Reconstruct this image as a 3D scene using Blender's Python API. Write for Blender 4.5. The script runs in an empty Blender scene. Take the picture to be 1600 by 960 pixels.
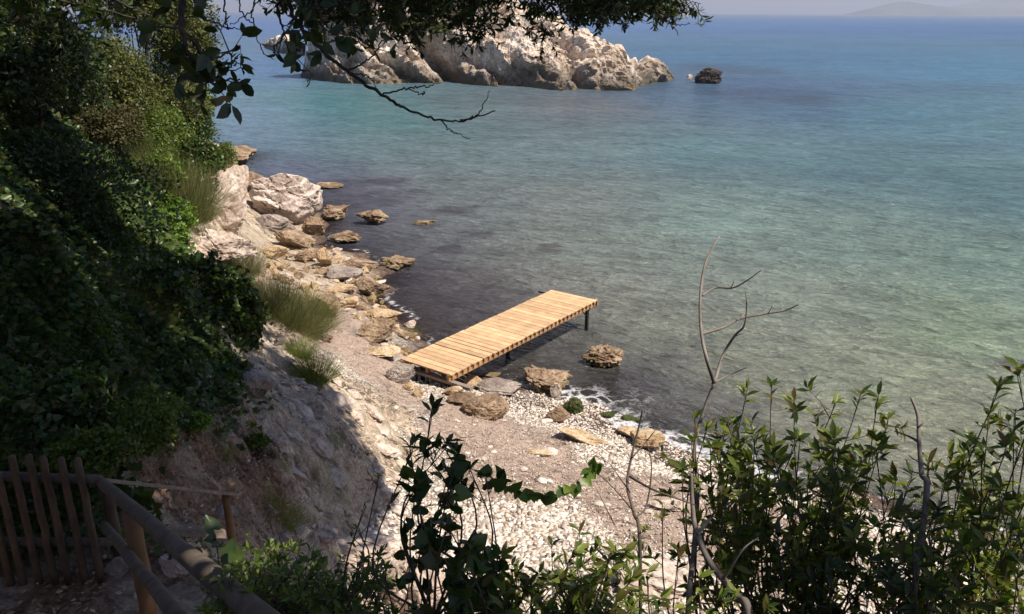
import bpy, math, random
import numpy as np
from mathutils import Matrix, Vector

# ------------------------------------------------------------------ camera
SC = bpy.context.scene
COL = SC.collection
CAM_Z = 10.0
FPX = 1295.0
PITCH = math.radians(19.56)
ROLL = math.radians(0.24)
cam_d = bpy.data.cameras.new('camera')
cam_d.sensor_width = 36.0
cam_d.lens = FPX / 1600 * 36.0
cam_d.clip_start = 0.05
cam_d.clip_end = 90000
cam = bpy.data.objects.new('camera', cam_d)
COL.objects.link(cam)
CR = Matrix.Rotation(math.pi / 2 - PITCH, 3, 'X') @ Matrix.Rotation(ROLL, 3, 'Z')
cam.matrix_world = Matrix.Translation((0, 0, CAM_Z)) @ CR.to_4x4()
SC.camera = cam

# ------------------------------------------------------------------ light
SUN_EL = math.radians(57)
SUN_AZ = math.atan2(-0.48, 0.88)            # angle of the sun's ground direction from +X
S = np.array([math.cos(SUN_AZ) * math.cos(SUN_EL), math.sin(SUN_AZ) * math.cos(SUN_EL), math.sin(SUN_EL)])
world = bpy.data.worlds.new('World')
SC.world = world
world.use_nodes = True
wn = world.node_tree
wn.nodes.clear()
sky = wn.nodes.new('ShaderNodeTexSky')
sky.sky_type = 'NISHITA'
sky.sun_disc = False
sky.sun_elevation = SUN_EL
sky.sun_rotation = math.pi / 2 - SUN_AZ
sky.altitude = 0
sky.air_density = 1.0
sky.dust_density = 0.6
sky.ozone_density = 2.5
tint = wn.nodes.new('ShaderNodeMix'); tint.data_type = 'RGBA'; tint.blend_type = 'MULTIPLY'
tint.inputs[0].default_value = 1.0
tint.inputs[7].default_value = (1.0, 0.93, 0.99, 1)
bg = wn.nodes.new('ShaderNodeBackground'); bg.inputs[1].default_value = 0.072
wo = wn.nodes.new('ShaderNodeOutputWorld')
wn.links.new(sky.outputs[0], tint.inputs[6])
wn.links.new(tint.outputs[2], bg.inputs[0])
wn.links.new(bg.outputs[0], wo.inputs[0])
sun_d = bpy.data.lights.new('sun', 'SUN')
sun_d.energy = 5.0
sun_d.angle = math.radians(0.5)
sun_d.color = (1.0, 0.91, 0.78)
sun = bpy.data.objects.new('sun', sun_d)
sun.rotation_euler = Vector(S).to_track_quat('Z', 'Y').to_euler()
sun.location = (0, 0, 60)
COL.objects.link(sun)
SC.view_settings.view_transform = 'Standard'
SC.view_settings.look = 'None'
SC.view_settings.exposure = 0.52
SC.view_settings.gamma = 1.0
SC.view_settings.use_curve_mapping = False
SC.cycles.max_bounces = 6
SC.cycles.transparent_max_bounces = 12
SC.cycles.caustics_reflective = False
SC.cycles.caustics_refractive = False
SC.cycles.volume_bounces = 0

rng = np.random.default_rng(7)
random.seed(7)
CRn = np.array(CR)

# ------------------------------------------------------------------ measuring helpers
def ray(u, v):
    """unit direction(s) of the sight line through photo pixel (1600x960)"""
    u = np.asarray(u, float); v = np.asarray(v, float)
    d = np.stack([(u - 800) / FPX, (480 - v) / FPX, -np.ones_like(u)], -1)
    d = d @ CRn.T
    return d / np.linalg.norm(d, axis=-1, keepdims=True)
def atz(u, v, z=0.0):
    d = ray(u, v)
    return np.array([0, 0, CAM_Z]) + d * ((z - CAM_Z) / d[2])
def aty(u, v, y):
    """point on the sight line at horizontal forward distance y"""
    d = ray(u, v)
    return np.array([0, 0, CAM_Z]) + d * (y / d[1])
def atd(u, v, dist):
    return np.array([0, 0, CAM_Z]) + ray(u, v) * dist

# ------------------------------------------------------------------ noise
def _hash(ix, iy, iz, seed):
    h = (ix.astype(np.int64) * 374761393 + iy.astype(np.int64) * 668265263 + iz.astype(np.int64) * 2147483647 + seed * 1274126177) & 0xffffffff
    h = ((h ^ (h >> 13)) * 1274126177) & 0xffffffff
    h = ((h ^ (h >> 15)) * 2246822519) & 0xffffffff
    return ((h ^ (h >> 16)) & 0xffff) / 65535.0
def vn(p, seed=0):
    f = np.floor(p); t = p - f; t = t * t * t * (t * (t * 6 - 15) + 10)
    x, y, z = f[..., 0], f[..., 1], f[..., 2]
    r = 0
    for a in (0, 1):
        for b in (0, 1):
            for c in (0, 1):
                w = (t[..., 0] if a else 1 - t[..., 0]) * (t[..., 1] if b else 1 - t[..., 1]) * (t[..., 2] if c else 1 - t[..., 2])
                r = r + w * _hash(x + a, y + b, z + c, seed)
    return r * 2 - 1
def fbm(p, sc=1.0, o=4, seed=0, gain=0.5):
    r = 0; a = 1.0; s = sc
    for k in range(o):
        r = r + a * vn(p * s + 17.3 * k, seed + k); a *= gain; s *= 2.03
    return r
def ridged(p, sc=1.0, o=4, seed=0):
    r = 0; a = 1.0; s = sc
    for k in range(o):
        r = r + a * (1 - 2 * np.abs(vn(p * s + 9.1 * k, seed + k))); a *= 0.5; s *= 2.1
    return r
def p3(x, y, z=0.0):
    x = np.asarray(x, float); y = np.asarray(y, float)
    return np.stack([x, y, np.zeros_like(x) + z], -1)
def sstep(a, b, x):
    t = np.clip((x - a) / (b - a), 0, 1)
    return t * t * (3 - 2 * t)

# ------------------------------------------------------------------ mesh helpers
def set_props(o, label=None, cat=None, group=None, kind=None):
    if label: o['label'] = label
    if cat: o['category'] = cat
    if group: o['group'] = group
    if kind: o['kind'] = kind
    return o
def mesh_obj(name, V, F, mat, parent=None, smooth=True, attrs=None, loc=None):
    """V (n,3); F list of int arrays (m,k), k constant inside each array"""
    V = np.asarray(V, np.float32)
    if loc is not None: V = V - np.asarray(loc, np.float32)
    me = bpy.data.meshes.new(name)
    me.vertices.add(len(V)); me.vertices.foreach_set('co', V.ravel())
    F = [np.asarray(f, np.int32) for f in F if len(f)]
    li = np.concatenate([f.ravel() for f in F])
    tot = np.concatenate([np.full(len(f), f.shape[1], np.int32) for f in F])
    st = np.concatenate([[0], np.cumsum(tot)[:-1]]).astype(np.int32)
    me.loops.add(len(li)); me.loops.foreach_set('vertex_index', li)
    me.polygons.add(len(tot)); me.polygons.foreach_set('loop_start', st)
    me.polygons.foreach_set('use_smooth', np.full(len(tot), smooth))
    for k, a in (attrs or {}).items():
        if a.ndim == 1:
            at = me.attributes.new(k, 'FLOAT', 'POINT'); at.data.foreach_set('value', a.astype(np.float32))
        else:
            at = me.attributes.new(k, 'FLOAT_COLOR', 'POINT')
            at.data.foreach_set('color', np.concatenate([a, np.ones((len(a), 1))], 1).astype(np.float32).ravel())
    me.update(calc_edges=True)
    me.materials.append(mat)
    o = bpy.data.objects.new(name, me)
    if loc is not None and parent is None: o.location = loc
    if parent is not None:
        o.parent = parent
    COL.objects.link(o)
    return o
def empty(name, loc, label, cat, group=None):
    o = bpy.data.objects.new(name, None); o.empty_display_size = 0.2
    o.location = loc; COL.objects.link(o)
    return set_props(o, label, cat, group)
class MB:
    def __init__(s): s.V = []; s.F = {}; s.n = 0
    def add(s, V, F):
        V = np.asarray(V, float); F = np.asarray(F, np.int64)
        s.V.append(V); s.F.setdefault(F.shape[1], []).append(F + s.n); s.n += len(V)
    def add2(s, V, Fs):
        s.V.append(np.asarray(V, float))
        for F in Fs:
            F = np.asarray(F, np.int64); s.F.setdefault(F.shape[1], []).append(F + s.n)
        s.n += len(V)
    def tube(s, P, R, n=6, cap=True):
        P = np.asarray(P, float); R = np.broadcast_to(np.asarray(R, float), (len(P),))
        T = np.gradient(P, axis=0); T /= np.linalg.norm(T, axis=1, keepdims=True) + 1e-9
        ref = np.array([0, 0, 1.0]) if abs(T[0, 2]) < .9 else np.array([1.0, 0, 0])
        V = []
        a = np.arange(n) / n * 2 * np.pi
        X = np.cross(T[0], ref); X /= np.linalg.norm(X)
        for i in range(len(P)):
            X = X - T[i] * (X @ T[i]); X /= np.linalg.norm(X) + 1e-9
            Y = np.cross(T[i], X)
            V.append(P[i] + R[i] * (np.cos(a)[:, None] * X + np.sin(a)[:, None] * Y))
        V = np.concatenate(V)
        i = np.arange(len(P) - 1)[:, None] * n; j = np.arange(n)[None]; j2 = (j + 1) % n
        F = np.stack([i + j, i + j2, i + n + j2, i + n + j], -1).reshape(-1, 4)
        Fs = [F]
        if cap and n > 2: Fs.append(np.array([np.arange(n)[::-1], (len(P) - 1) * n + np.arange(n)]))
        s.add2(V, Fs)
    def box(s, c, size, ax=None, bev=0.0):
        """box with half-chamfered edges; ax: 3x3 rows = local axes"""
        hx, hy, hz = np.asarray(size, float) / 2
        A = np.eye(3) if ax is None else np.asarray(ax, float)
        b = min(bev, hx * .9, hy * .9, hz * .9)
        if b <= 0:
            v = np.array([[x, y, z] for x in (-hx, hx) for y in (-hy, hy) for z in (-hz, hz)])
            F = [[0, 1, 3, 2], [4, 6, 7, 5], [0, 4, 5, 1], [2, 3, 7, 6], [0, 2, 6, 4], [1, 5, 7, 3]]
            s.add(v @ A + c, F); return
        # chamfered box: 24 verts
        vs = []; idx = {}
        for sx in (-1, 1):
            for sy in (-1, 1):
                for sz in (-1, 1):
                    for k in range(3):
                        h = [hx - b, hy - b, hz - b]; h[k] += b
                        idx[(sx, sy, sz, k)] = len(vs)
                        vs.append([sx * h[0], sy * h[1], sz * h[2]])
        Q = []; T3 = []
        g = lambda a, b2, c2, k: idx[(a, b2, c2, k)]
        for q in (-1, 1):
            Q += [[g(q, -1, -1, 0), g(q, 1, -1, 0), g(q, 1, 1, 0), g(q, -1, 1, 0)][::q],
                  [g(-1, q, -1, 1), g(-1, q, 1, 1), g(1, q, 1, 1), g(1, q, -1, 1)][::q],
                  [g(-1, -1, q, 2), g(1, -1, q, 2), g(1, 1, q, 2), g(-1, 1, q, 2)][::q]]
        for a1 in (-1, 1):
            for a2 in (-1, 1):
                Q += [[g(-1, a1, a2, 1), g(1, a1, a2, 1), g(1, a1, a2, 2), g(-1, a1, a2, 2)],
                      [g(a1, -1, a2, 0), g(a1, 1, a2, 0), g(a1, 1, a2, 2), g(a1, -1, a2, 2)],
                      [g(a1, a2, -1, 0), g(a1, a2, 1, 0), g(a1, a2, 1, 1), g(a1, a2, -1, 1)]]
                for a3 in (-1, 1):
                    T3.append([g(a1, a2, a3, 0), g(a1, a2, a3, 1), g(a1, a2, a3, 2)])
        s.add2(np.array(vs) @ A + c, [Q, T3])
    def leaves(s, P, D, U, L, kind='laurel', w=None):
        """P,D,U (n,3): base, direction, face normal; L (n,) length"""
        P = np.asarray(P, float); n = len(P)
        if n == 0: return
        tv, tf = LEAF[kind]
        D = D / (np.linalg.norm(D, axis=1, keepdims=True) + 1e-9)
        X = np.cross(D, U); X /= np.linalg.norm(X, axis=1, keepdims=True) + 1e-9
        N = np.cross(X, D)
        W = L if w is None else L * w
        V = (P[:, None] + tv[None, :, 0, None] * X[:, None] * W[:, None, None]
             + tv[None, :, 1, None] * D[:, None] * L[:, None, None] + tv[None, :, 2, None] * N[:, None] * L[:, None, None])
        F = tf[None] + (np.arange(n) * len(tv))[:, None, None]
        s.add(V.reshape(-1, 3), F.reshape(-1, 3))
    def build(s, name, mat, parent=None, smooth=True, loc=None):
        F = [np.concatenate(f) for f in s.F.values()]
        V = np.concatenate(s.V)
        if parent is not None and loc is None:
            loc = np.array(parent.matrix_basis.translation) if parent.parent is None else np.array(parent.parent.matrix_basis.translation)
        return mesh_obj(name, V, F, mat, parent, smooth, None, loc)
LEAF = {
    'laurel': (np.array([[0, 0, 0], [-.13, .28, .035], [0, .3, 0], [.13, .28, .035], [-.15, .58, .03], [0, .6, -.01], [.15, .58, .03], [0, 1, -.10]]),
               np.array([[0, 2, 1], [0, 3, 2], [1, 2, 5], [1, 5, 4], [2, 3, 6], [2, 6, 5], [4, 5, 7], [5, 6, 7]])),
    'heart': (np.array([[0, .02, 0], [-.20, -.13, .02], [-.40, -.06, .06], [-.48, .15, .09], [-.42, .38, .09], [-.27, .62, .06], [-.12, .83, 0], [0, 1, -.10], [.12, .83, 0], [.27, .62, .06], [.42, .38, .09], [.48, .15, .09], [.40, -.06, .06], [.20, -.13, .02], [0, .5, -.03]]),
              np.array([[i, 14, (i + 1) if i < 13 else 0][::1] for i in range(14)])),
    'ivy': (np.array([[0, 0, 0], [-.45, .15, .06], [-.25, .65, .05], [0, 1, -.1], [.25, .65, .05], [.45, .15, .06]]), np.array([[0, 2, 1], [0, 3, 2], [0, 4, 3], [0, 5, 4]])),
    'ovate': (np.array([[0, 0, 0], [-.22, .25, .05], [0, .3, 0], [.22, .25, .05], [-.27, .55, .04], [0, .6, -.01], [.27, .55, .04], [0, 1, -.12], [-.16, .82, 0], [.16, .82, 0]]), np.array([[0, 2, 1], [0, 3, 2], [1, 2, 5], [1, 5, 4], [2, 3, 6], [2, 6, 5], [4, 5, 8], [8, 5, 7], [5, 6, 9], [5, 9, 7]])),
    'small': (np.array([[0, 0, 0], [-.27, .45, .05], [0, 1, 0], [.27, .45, .05]]), np.array([[0, 2, 1], [0, 3, 2]])),
    'blade': (np.array([[-.02, 0, 0], [.02, 0, 0], [.016, .5, .03], [-.016, .5, .03], [0, 1, -.03]]), np.array([[0, 1, 2], [0, 2, 3], [3, 2, 4]])),
}
def rdir(n, r=rng):
    v = r.normal(size=(n, 3)); return v / np.linalg.norm(v, axis=1, keepdims=True)
def unit(v):
    v = np.asarray(v, float); return v / (np.linalg.norm(v, axis=-1, keepdims=True) + 1e-9)
def curve(P, n=12):
    """Catmull-Rom through P"""
    P = np.asarray(P, float)
    Q = np.concatenate([[2 * P[0] - P[1]], P, [2 * P[-1] - P[-2]]])
    out = []
    seg = len(P) - 1; m = max(2, n // seg)
    for i in range(seg):
        a, b, c, d = Q[i:i + 4]
        t = np.linspace(0, 1, m, endpoint=(i == seg - 1))[:, None]
        out.append(.5 * ((2 * b) + (-a + c) * t + (2 * a - 5 * b + 4 * c - d) * t * t + (-a + 3 * b - 3 * c + d) * t ** 3))
    return np.concatenate(out)

# ------------------------------------------------------------------ materials
def nm(name):
    m = bpy.data.materials.new(name); m.use_nodes = True
    m.node_tree.nodes.clear()
    return m, m.node_tree.nodes, m.node_tree.links
def N(nodes, t, **kw):
    n = nodes.new(t)
    for k, v in kw.items():
        if k.startswith('i_'):
            key = k[2:]; key = int(key) if key.isdigit() else key
            n.inputs[key].default_value = v
        else: setattr(n, k, v)
    return n
def ramp(nodes, stops, interp='LINEAR'):
    r = nodes.new('ShaderNodeValToRGB'); r.color_ramp.interpolation = interp
    e = r.color_ramp.elements
    while len(e) < len(stops): e.new(0.5)
    for x, (pos, c) in zip(e, stops):
        x.position = pos
        x.color = (*c, 1) if hasattr(c, '__len__') else (c, c, c, 1)
    return r
def mixc(nodes, links, fac, a, b, blend='MIX'):
    m = nodes.new('ShaderNodeMix'); m.data_type = 'RGBA'; m.blend_type = blend
    for sock, v in ((m.inputs[0], fac), (m.inputs[6], a), (m.inputs[7], b)):
        if hasattr(v, 'links') or hasattr(v, 'is_output'): links.new(v, sock)
        elif hasattr(v, '__len__'): sock.default_value = (*v, 1)
        else: sock.default_value = v
    return m.outputs[2]
def math_(nodes, links, op, a, b=0.0, clamp=False):
    m = nodes.new('ShaderNodeMath'); m.operation = op; m.use_clamp = clamp
    for i, v in enumerate((a, b)):
        if hasattr(v, 'is_output'): links.new(v, m.inputs[i])
        else: m.inputs[i].default_value = v
    return m.outputs[0]
def noise(nodes, links, vec, scale, detail=5, rough=.6, dist=0.0):
    n = N(nodes, 'ShaderNodeTexNoise', i_Scale=scale, i_Detail=detail, i_Roughness=rough, i_Distortion=dist)
    if vec is not None: links.new(vec, n.inputs['Vector'])
    return n.outputs[0]
def principled(nodes, links, col, rough=.8, spec=.3, normal=None):
    b = N(nodes, 'ShaderNodeBsdfPrincipled')
    if hasattr(col, 'is_output'): links.new(col, b.inputs['Base Color'])
    else: b.inputs['Base Color'].default_value = (*col, 1)
    if hasattr(rough, 'is_output'): links.new(rough, b.inputs['Roughness'])
    else: b.inputs['Roughness'].default_value = rough
    b.inputs['Specular IOR Level'].default_value = spec
    if normal is not None: links.new(normal, b.inputs['Normal'])
    return b
def bump(nodes, links, h, strength=.5, dist=.02, nrm=None):
    b = N(nodes, 'ShaderNodeBump', i_Strength=strength, i_Distance=dist)
    links.new(h, b.inputs['Height'])
    if nrm is not None: links.new(nrm, b.inputs['Normal'])
    return b.outputs[0]
def out(nodes, links, sh):
    o = nodes.new('ShaderNodeOutputMaterial'); links.new(sh, o.inputs[0]); return o

def leaf_mat(name, cols, trans=.35, rough=.42, spec=.4):
    m, n, l = nm(name)
    g = N(n, 'ShaderNodeNewGeometry')
    k = len(cols)
    r = ramp(n, [(i / max(1, k - 1), c) for i, c in enumerate(cols)])
    l.new(g.outputs['Random Per Island'], r.inputs[0])
    big = noise(n, l, g.outputs['Position'], 1.7, 3)
    br = ramp(n, [(.3, .7), (.7, 1.25)]); l.new(big, br.inputs[0])
    c = mixc(n, l, 1.0, r.outputs[0], br.outputs[0], 'MULTIPLY')
    p = principled(n, l, c, rough, spec)
    t = N(n, 'ShaderNodeBsdfTranslucent')
    ct = mixc(n, l, 1.0, c, (1.25, 1.35, .45), 'MULTIPLY')
    l.new(ct, t.inputs[0])
    mx = N(n, 'ShaderNodeMixShader', i_0=trans)
    l.new(p.outputs[0], mx.inputs[1]); l.new(t.outputs[0], mx.inputs[2])
    out(n, l, mx.outputs[0])
    return m
def rock_mat(name, cols, scale=1.0, pits=.5, algae=None, dark=None, bumpd=.05, white=None, cracks=0.0):
    """cols: three tones; algae: (z0,z1,color) stain near the water; dark: wet/black band (z0,z1,color)"""
    m, n, l = nm(name)
    g = N(n, 'ShaderNodeNewGeometry'); pos = g.outputs['Position']
    n1 = noise(n, l, pos, 1.1 * scale, 6, .62, .4)
    r = ramp(n, [(.32, cols[0]), (.5, cols[1]), (.68, cols[2])]); l.new(n1, r.inputs[0])
    n2 = noise(n, l, pos, 9 * scale, 6, .7)
    r2 = ramp(n, [(.3, .38), (.5, .95), (.72, 1.3)]); l.new(n2, r2.inputs[0])
    c = mixc(n, l, 1.0, r.outputs[0], r2.outputs[0], 'MULTIPLY')
    v = N(n, 'ShaderNodeTexVoronoi', i_Scale=4.2 * scale); l.new(pos, v.inputs['Vector'])
    vd = ramp(n, [(.05, 0.0), (.32, 1.0)]); l.new(v.outputs['Distance'], vd.inputs[0])
    msk = noise(n, l, pos, 2.0 * scale, 3)
    mr = ramp(n, [(.42, 0.0), (.58, 1.0)]); l.new(msk, mr.inputs[0])
    pit = math_(n, l, 'MULTIPLY', math_(n, l, 'SUBTRACT', 1.0, vd.outputs[0]), mr.outputs[0])
    c = mixc(n, l, math_(n, l, 'MULTIPLY', pit, pits), c, tuple(x * .35 for x in cols[0]))
    h = math_(n, l, 'SUBTRACT', math_(n, l, 'ADD', n1, math_(n, l, 'MULTIPLY', n2, .35)), math_(n, l, 'MULTIPLY', pit, .35))
    if cracks:
        vc = N(n, 'ShaderNodeTexVoronoi', feature='DISTANCE_TO_EDGE', i_Scale=1.6 * scale)
        mp = N(n, 'ShaderNodeMapping'); mp.inputs['Scale'].default_value = (1, 1, 2.4); mp.inputs['Rotation'].default_value = (.5, .3, .2)
        wob = N(n, 'ShaderNodeVectorMath', operation='ADD'); l.new(pos, wob.inputs[0])
        nn = N(n, 'ShaderNodeTexNoise', i_Scale=1.4 * scale, i_Detail=4); l.new(pos, nn.inputs['Vector']); l.new(nn.outputs[1], wob.inputs[1])
        l.new(wob.outputs[0], mp.inputs[0]); l.new(mp.outputs[0], vc.inputs['Vector'])
        cr = ramp(n, [(.0, 1.0), (.035, 0.0)]); l.new(vc.outputs['Distance'], cr.inputs[0])
        c = mixc(n, l, math_(n, l, 'MULTIPLY', cr.outputs[0], cracks), c, tuple(x * .3 for x in cols[0]))
        h = math_(n, l, 'SUBTRACT', h, math_(n, l, 'MULTIPLY', cr.outputs[0], .5 * cracks))
    sep = N(n, 'ShaderNodeSeparateXYZ'); l.new(pos, sep.inputs[0])
    rough = .85
    for band in (dark, algae):
        if band:
            z0, z1, cc = band
            wob2 = math_(n, l, 'MULTIPLY', math_(n, l, 'SUBTRACT', n1, .5), (z1 - z0) * 2.2)
            mr2 = N(n, 'ShaderNodeMapRange'); mr2.inputs[1].default_value = z0; mr2.inputs[2].default_value = z1
            mr2.inputs[3].default_value = 1; mr2.inputs[4].default_value = 0
            l.new(math_(n, l, 'ADD', sep.outputs[2], wob2), mr2.inputs[0])
            c = mixc(n, l, math_(n, l, 'MULTIPLY', mr2.outputs[0], .88), c, cc)
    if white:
        # paler colour on upward faces
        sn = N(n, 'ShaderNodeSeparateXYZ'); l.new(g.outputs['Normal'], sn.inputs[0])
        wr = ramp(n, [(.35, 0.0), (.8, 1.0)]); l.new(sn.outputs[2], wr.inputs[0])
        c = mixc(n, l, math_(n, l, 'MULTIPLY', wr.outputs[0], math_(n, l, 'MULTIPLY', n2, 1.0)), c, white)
    nb = bump(n, l, h, .9, bumpd)
    out(n, l, principled(n, l, c, rough, .25, nb).outputs[0])
    return m
def wood_mat(name, c1, c2, axis_scale=(1, 14, 14), rough=.7, sc=2.0, bumpd=.004, space='Object', island=.25):
    m, n, l = nm(name)
    tc = N(n, 'ShaderNodeTexCoord')
    mp = N(n, 'ShaderNodeMapping'); mp.inputs['Scale'].default_value = axis_scale
    l.new(tc.outputs[space], mp.inputs[0])
    n1 = noise(n, l, mp.outputs[0], sc, 6, .6, .6)
    r = ramp(n, [(.3, c1), (.7, c2)]); l.new(n1, r.inputs[0])
    g = N(n, 'ShaderNodeNewGeometry')
    ir = ramp(n, [(0, 1 - island), (1, 1 + island * .6)]); l.new(g.outputs['Random Per Island'], ir.inputs[0])
    c = mixc(n, l, 1.0, r.outputs[0], ir.outputs[0], 'MULTIPLY')
    n2 = noise(n, l, tc.outputs['Object'], 3.0, 4)
    r3 = ramp(n, [(.35, .8), (.65, 1.1)]); l.new(n2, r3.inputs[0])
    c = mixc(n, l, 1.0, c, r3.outputs[0], 'MULTIPLY')
    out(n, l, principled(n, l, c, rough, .25, bump(n, l, n1, .6, bumpd)).outputs[0])
    return m

M = {}
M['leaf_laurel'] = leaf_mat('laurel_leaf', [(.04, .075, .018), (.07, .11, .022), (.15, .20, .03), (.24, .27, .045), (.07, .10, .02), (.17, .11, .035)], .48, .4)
M['leaf_dark_shade'] = leaf_mat('dark_shade_leaf', [(.022, .04, .011), (.035, .06, .014), (.055, .08, .018)], .25, .4)  # dark leaf tone with the shade of shaded plants put into its colour
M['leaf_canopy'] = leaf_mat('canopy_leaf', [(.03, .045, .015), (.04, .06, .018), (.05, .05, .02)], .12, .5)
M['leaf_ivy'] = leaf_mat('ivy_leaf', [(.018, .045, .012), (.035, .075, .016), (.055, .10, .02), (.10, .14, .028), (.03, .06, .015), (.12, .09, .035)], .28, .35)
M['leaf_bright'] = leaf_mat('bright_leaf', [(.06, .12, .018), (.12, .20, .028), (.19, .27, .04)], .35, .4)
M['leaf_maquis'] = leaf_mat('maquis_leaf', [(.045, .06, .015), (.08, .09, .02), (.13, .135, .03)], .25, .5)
M['leaf_weed'] = leaf_mat('weed_leaf', [(.05, .09, .018), (.10, .15, .025), (.16, .20, .03)], .35, .45)
M['broom'] = leaf_mat('broom_twig', [(.05, .07, .025), (.09, .12, .035), (.14, .16, .05), (.20, .20, .08), (.28, .22, .11)], .25, .6, .2)
M['grass'] = leaf_mat('grass_blade', [(.08, .13, .02), (.13, .18, .03), (.2, .2, .05)], .35, .5, .2)
M['bark'] = rock_mat('bark', [(.03, .022, .016), (.055, .042, .03), (.09, .07, .055)], 3.0, .3, bumpd=.03)
M['twig'] = wood_mat('twig', (.06, .045, .035), (.13, .10, .08), (6, 6, 6))
M['twig_grey'] = wood_mat('twig_grey', (.13, .105, .09), (.26, .22, .19), (6, 6, 6))
M['twig_red'] = wood_mat('twig_red', (.09, .04, .025), (.15, .07, .04), (6, 6, 6))

ROCKC = dict(
    pale=[(.36, .27, .22), (.52, .42, .35), (.66, .57, .50)],
    brown=[(.13, .085, .052), (.27, .185, .12), (.45, .34, .235)],
    gold=[(.30, .20, .11), (.46, .33, .20), (.62, .50, .35)],
    grey=[(.16, .13, .11), (.27, .22, .19), (.40, .34, .30)],
    moss=[(.03, .045, .012), (.055, .075, .02), (.11, .10, .04)],
)
ALG = (-.05, .28, (.13, .10, .035))
WET = (-.05, .18, (.07, .055, .045))
M['rock_pale'] = rock_mat('rock_pale', ROCKC['pale'], 1.0, .75, bumpd=.06)
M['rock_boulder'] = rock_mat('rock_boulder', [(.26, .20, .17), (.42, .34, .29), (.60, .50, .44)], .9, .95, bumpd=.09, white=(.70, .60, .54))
M['rock_brown'] = rock_mat('rock_brown', ROCKC['brown'], 1.6, .6, algae=ALG, dark=WET, bumpd=.06)
M['rock_gold'] = rock_mat('rock_gold', ROCKC['gold'], 1.6, .4, algae=(-.05, .2, (.2, .14, .05)), bumpd=.05)
M['rock_grey'] = rock_mat('rock_grey', ROCKC['grey'], 1.4, .4, algae=ALG, bumpd=.05)
M['rock_moss'] = rock_mat('rock_moss', ROCKC['moss'], 3, .3, bumpd=.05)
M['cobble'] = rock_mat('cobble', [(.44, .36, .30), (.60, .52, .46), (.72, .66, .60)], 3, .1, bumpd=.01)

# ------------------------------------------------------------------ terrain function
SHORE_PX = [(402, 243), (352, 262), (345, 275), (430, 300), (490, 318), (512, 350), (500, 385), (560, 395), (600, 425), (606, 452),
            (590, 468), (632, 492), (655, 512), (662, 540), (690, 572), (742, 590), (800, 596), (850, 612), (898, 628), (940, 655),
            (1000, 668), (1040, 690), (1075, 722), (1150, 748), (1300, 778), (1450, 800), (1600, 850)]
SHORE = [tuple(atz(u, v, 0)[:2]) for u, v in SHORE_PX]
SHORE = [(-900, 260), (-300, 150), (-70, 88), (-30, 70)] + SHORE + [(11, 11.5), (25, 7), (60, -5), (300, -60), (300, -400), (-900, -400)]
SHA = np.array(SHORE)
def shore_sd(x, y):
    """signed distance to the shoreline, positive on land"""
    x = np.asarray(x, float).ravel(); y = np.asarray(y, float).ravel()
    A = SHA; B = np.roll(SHA, -1, 0)
    best = np.full(len(x), 1e18); ins = np.zeros(len(x), bool)
    for (ax, ay), (bx, by) in zip(A, B):
        dx, dy = bx - ax, by - ay
        t = np.clip(((x - ax) * dx + (y - ay) * dy) / (dx * dx + dy * dy), 0, 1)
        d2 = (x - ax - t * dx) ** 2 + (y - ay - t * dy) ** 2
        best = np.minimum(best, d2)
        c = ((ay > y) != (by > y)) & (x < (bx - ax) * (y - ay) / (by - ay + 1e-12) + ax)
        ins ^= c
    d = np.sqrt(best)
    return np.where(ins, d, -d)
CP = []
for u, v, z in [
    # shingle and driftline
    (700, 640, .75), (760, 740, .95), (900, 760, .8), (850, 850, 1.15), (700, 850, 1.2), (1000, 800, .95), (1200, 850, 1.1), (1400, 850, 1.0),
    (625, 690, 1.1), (520, 530, 1.2), (600, 560, .8), (550, 450, .5), (480, 430, .9), (440, 480, 1.5), (420, 400, 1.1), (680, 600, .5), (650, 650, .8),
    (690, 602, .22), (660, 588, .28), (652, 600, .42), (735, 612, .3), (625, 572, .6), (672, 618, .6), (1100, 900, 1.2), (950, 900, 1.3), (560, 500, .8), (380, 420, 1.9), (640, 780, 1.1), (590, 610, 1.1), (655, 660, .95), (660, 720, 1.0), (650, 760, 1.05),
    # rock slab
    (560, 620, 1.7), (520, 600, 2.1), (612, 650, 1.35), (570, 655, 2.15), (620, 710, 1.4), (590, 700, 1.9), (555, 700, 2.5), (625, 745, 1.25), (500, 640, 2.8), (500, 720, 3.1), (480, 580, 2.1), (430, 570, 3.2), (450, 500, 1.9),
    (600, 750, 1.45), (560, 770, 1.9), (420, 700, 4.0), (420, 780, 3.8), (350, 740, 4.5), (300, 690, 5.0), (350, 650, 4.5), (500, 800, 2.3), (580, 810, 1.4),
    (440, 640, 3.7),
    # path
    (60, 895, 5.6), (160, 900, 5.55), (250, 940, 5.5), (80, 955, 5.7), (250, 830, 5.0), (330, 850, 4.4), (300, 790, 4.7), (200, 780, 5.4), (400, 850, 3.7), (450, 840, 3.0), (520, 850, 2.2), (560, 850, 1.7), (620, 850, 1.3),
    (200, 710, 5.7), (100, 690, 6.3), (0, 720, 7.0),
    # wooded hillside
    (340, 480, 3.6), (290, 560, 5.0), (200, 600, 5.6), (100, 560, 6.4), (0, 560, 7.6), (300, 380, 4.2), (200, 450, 5.8), (100, 420, 7.2), (310, 300, 4.0), (325, 240, 2.6),
    (350, 330, 1.6), (350, 240, .8), (345, 270, .9), (370, 350, 1.3), (250, 300, 5.2), (200, 300, 6.6),
]:
    p = atz(u, v, z); CP.append((p[0], p[1], z))
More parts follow.
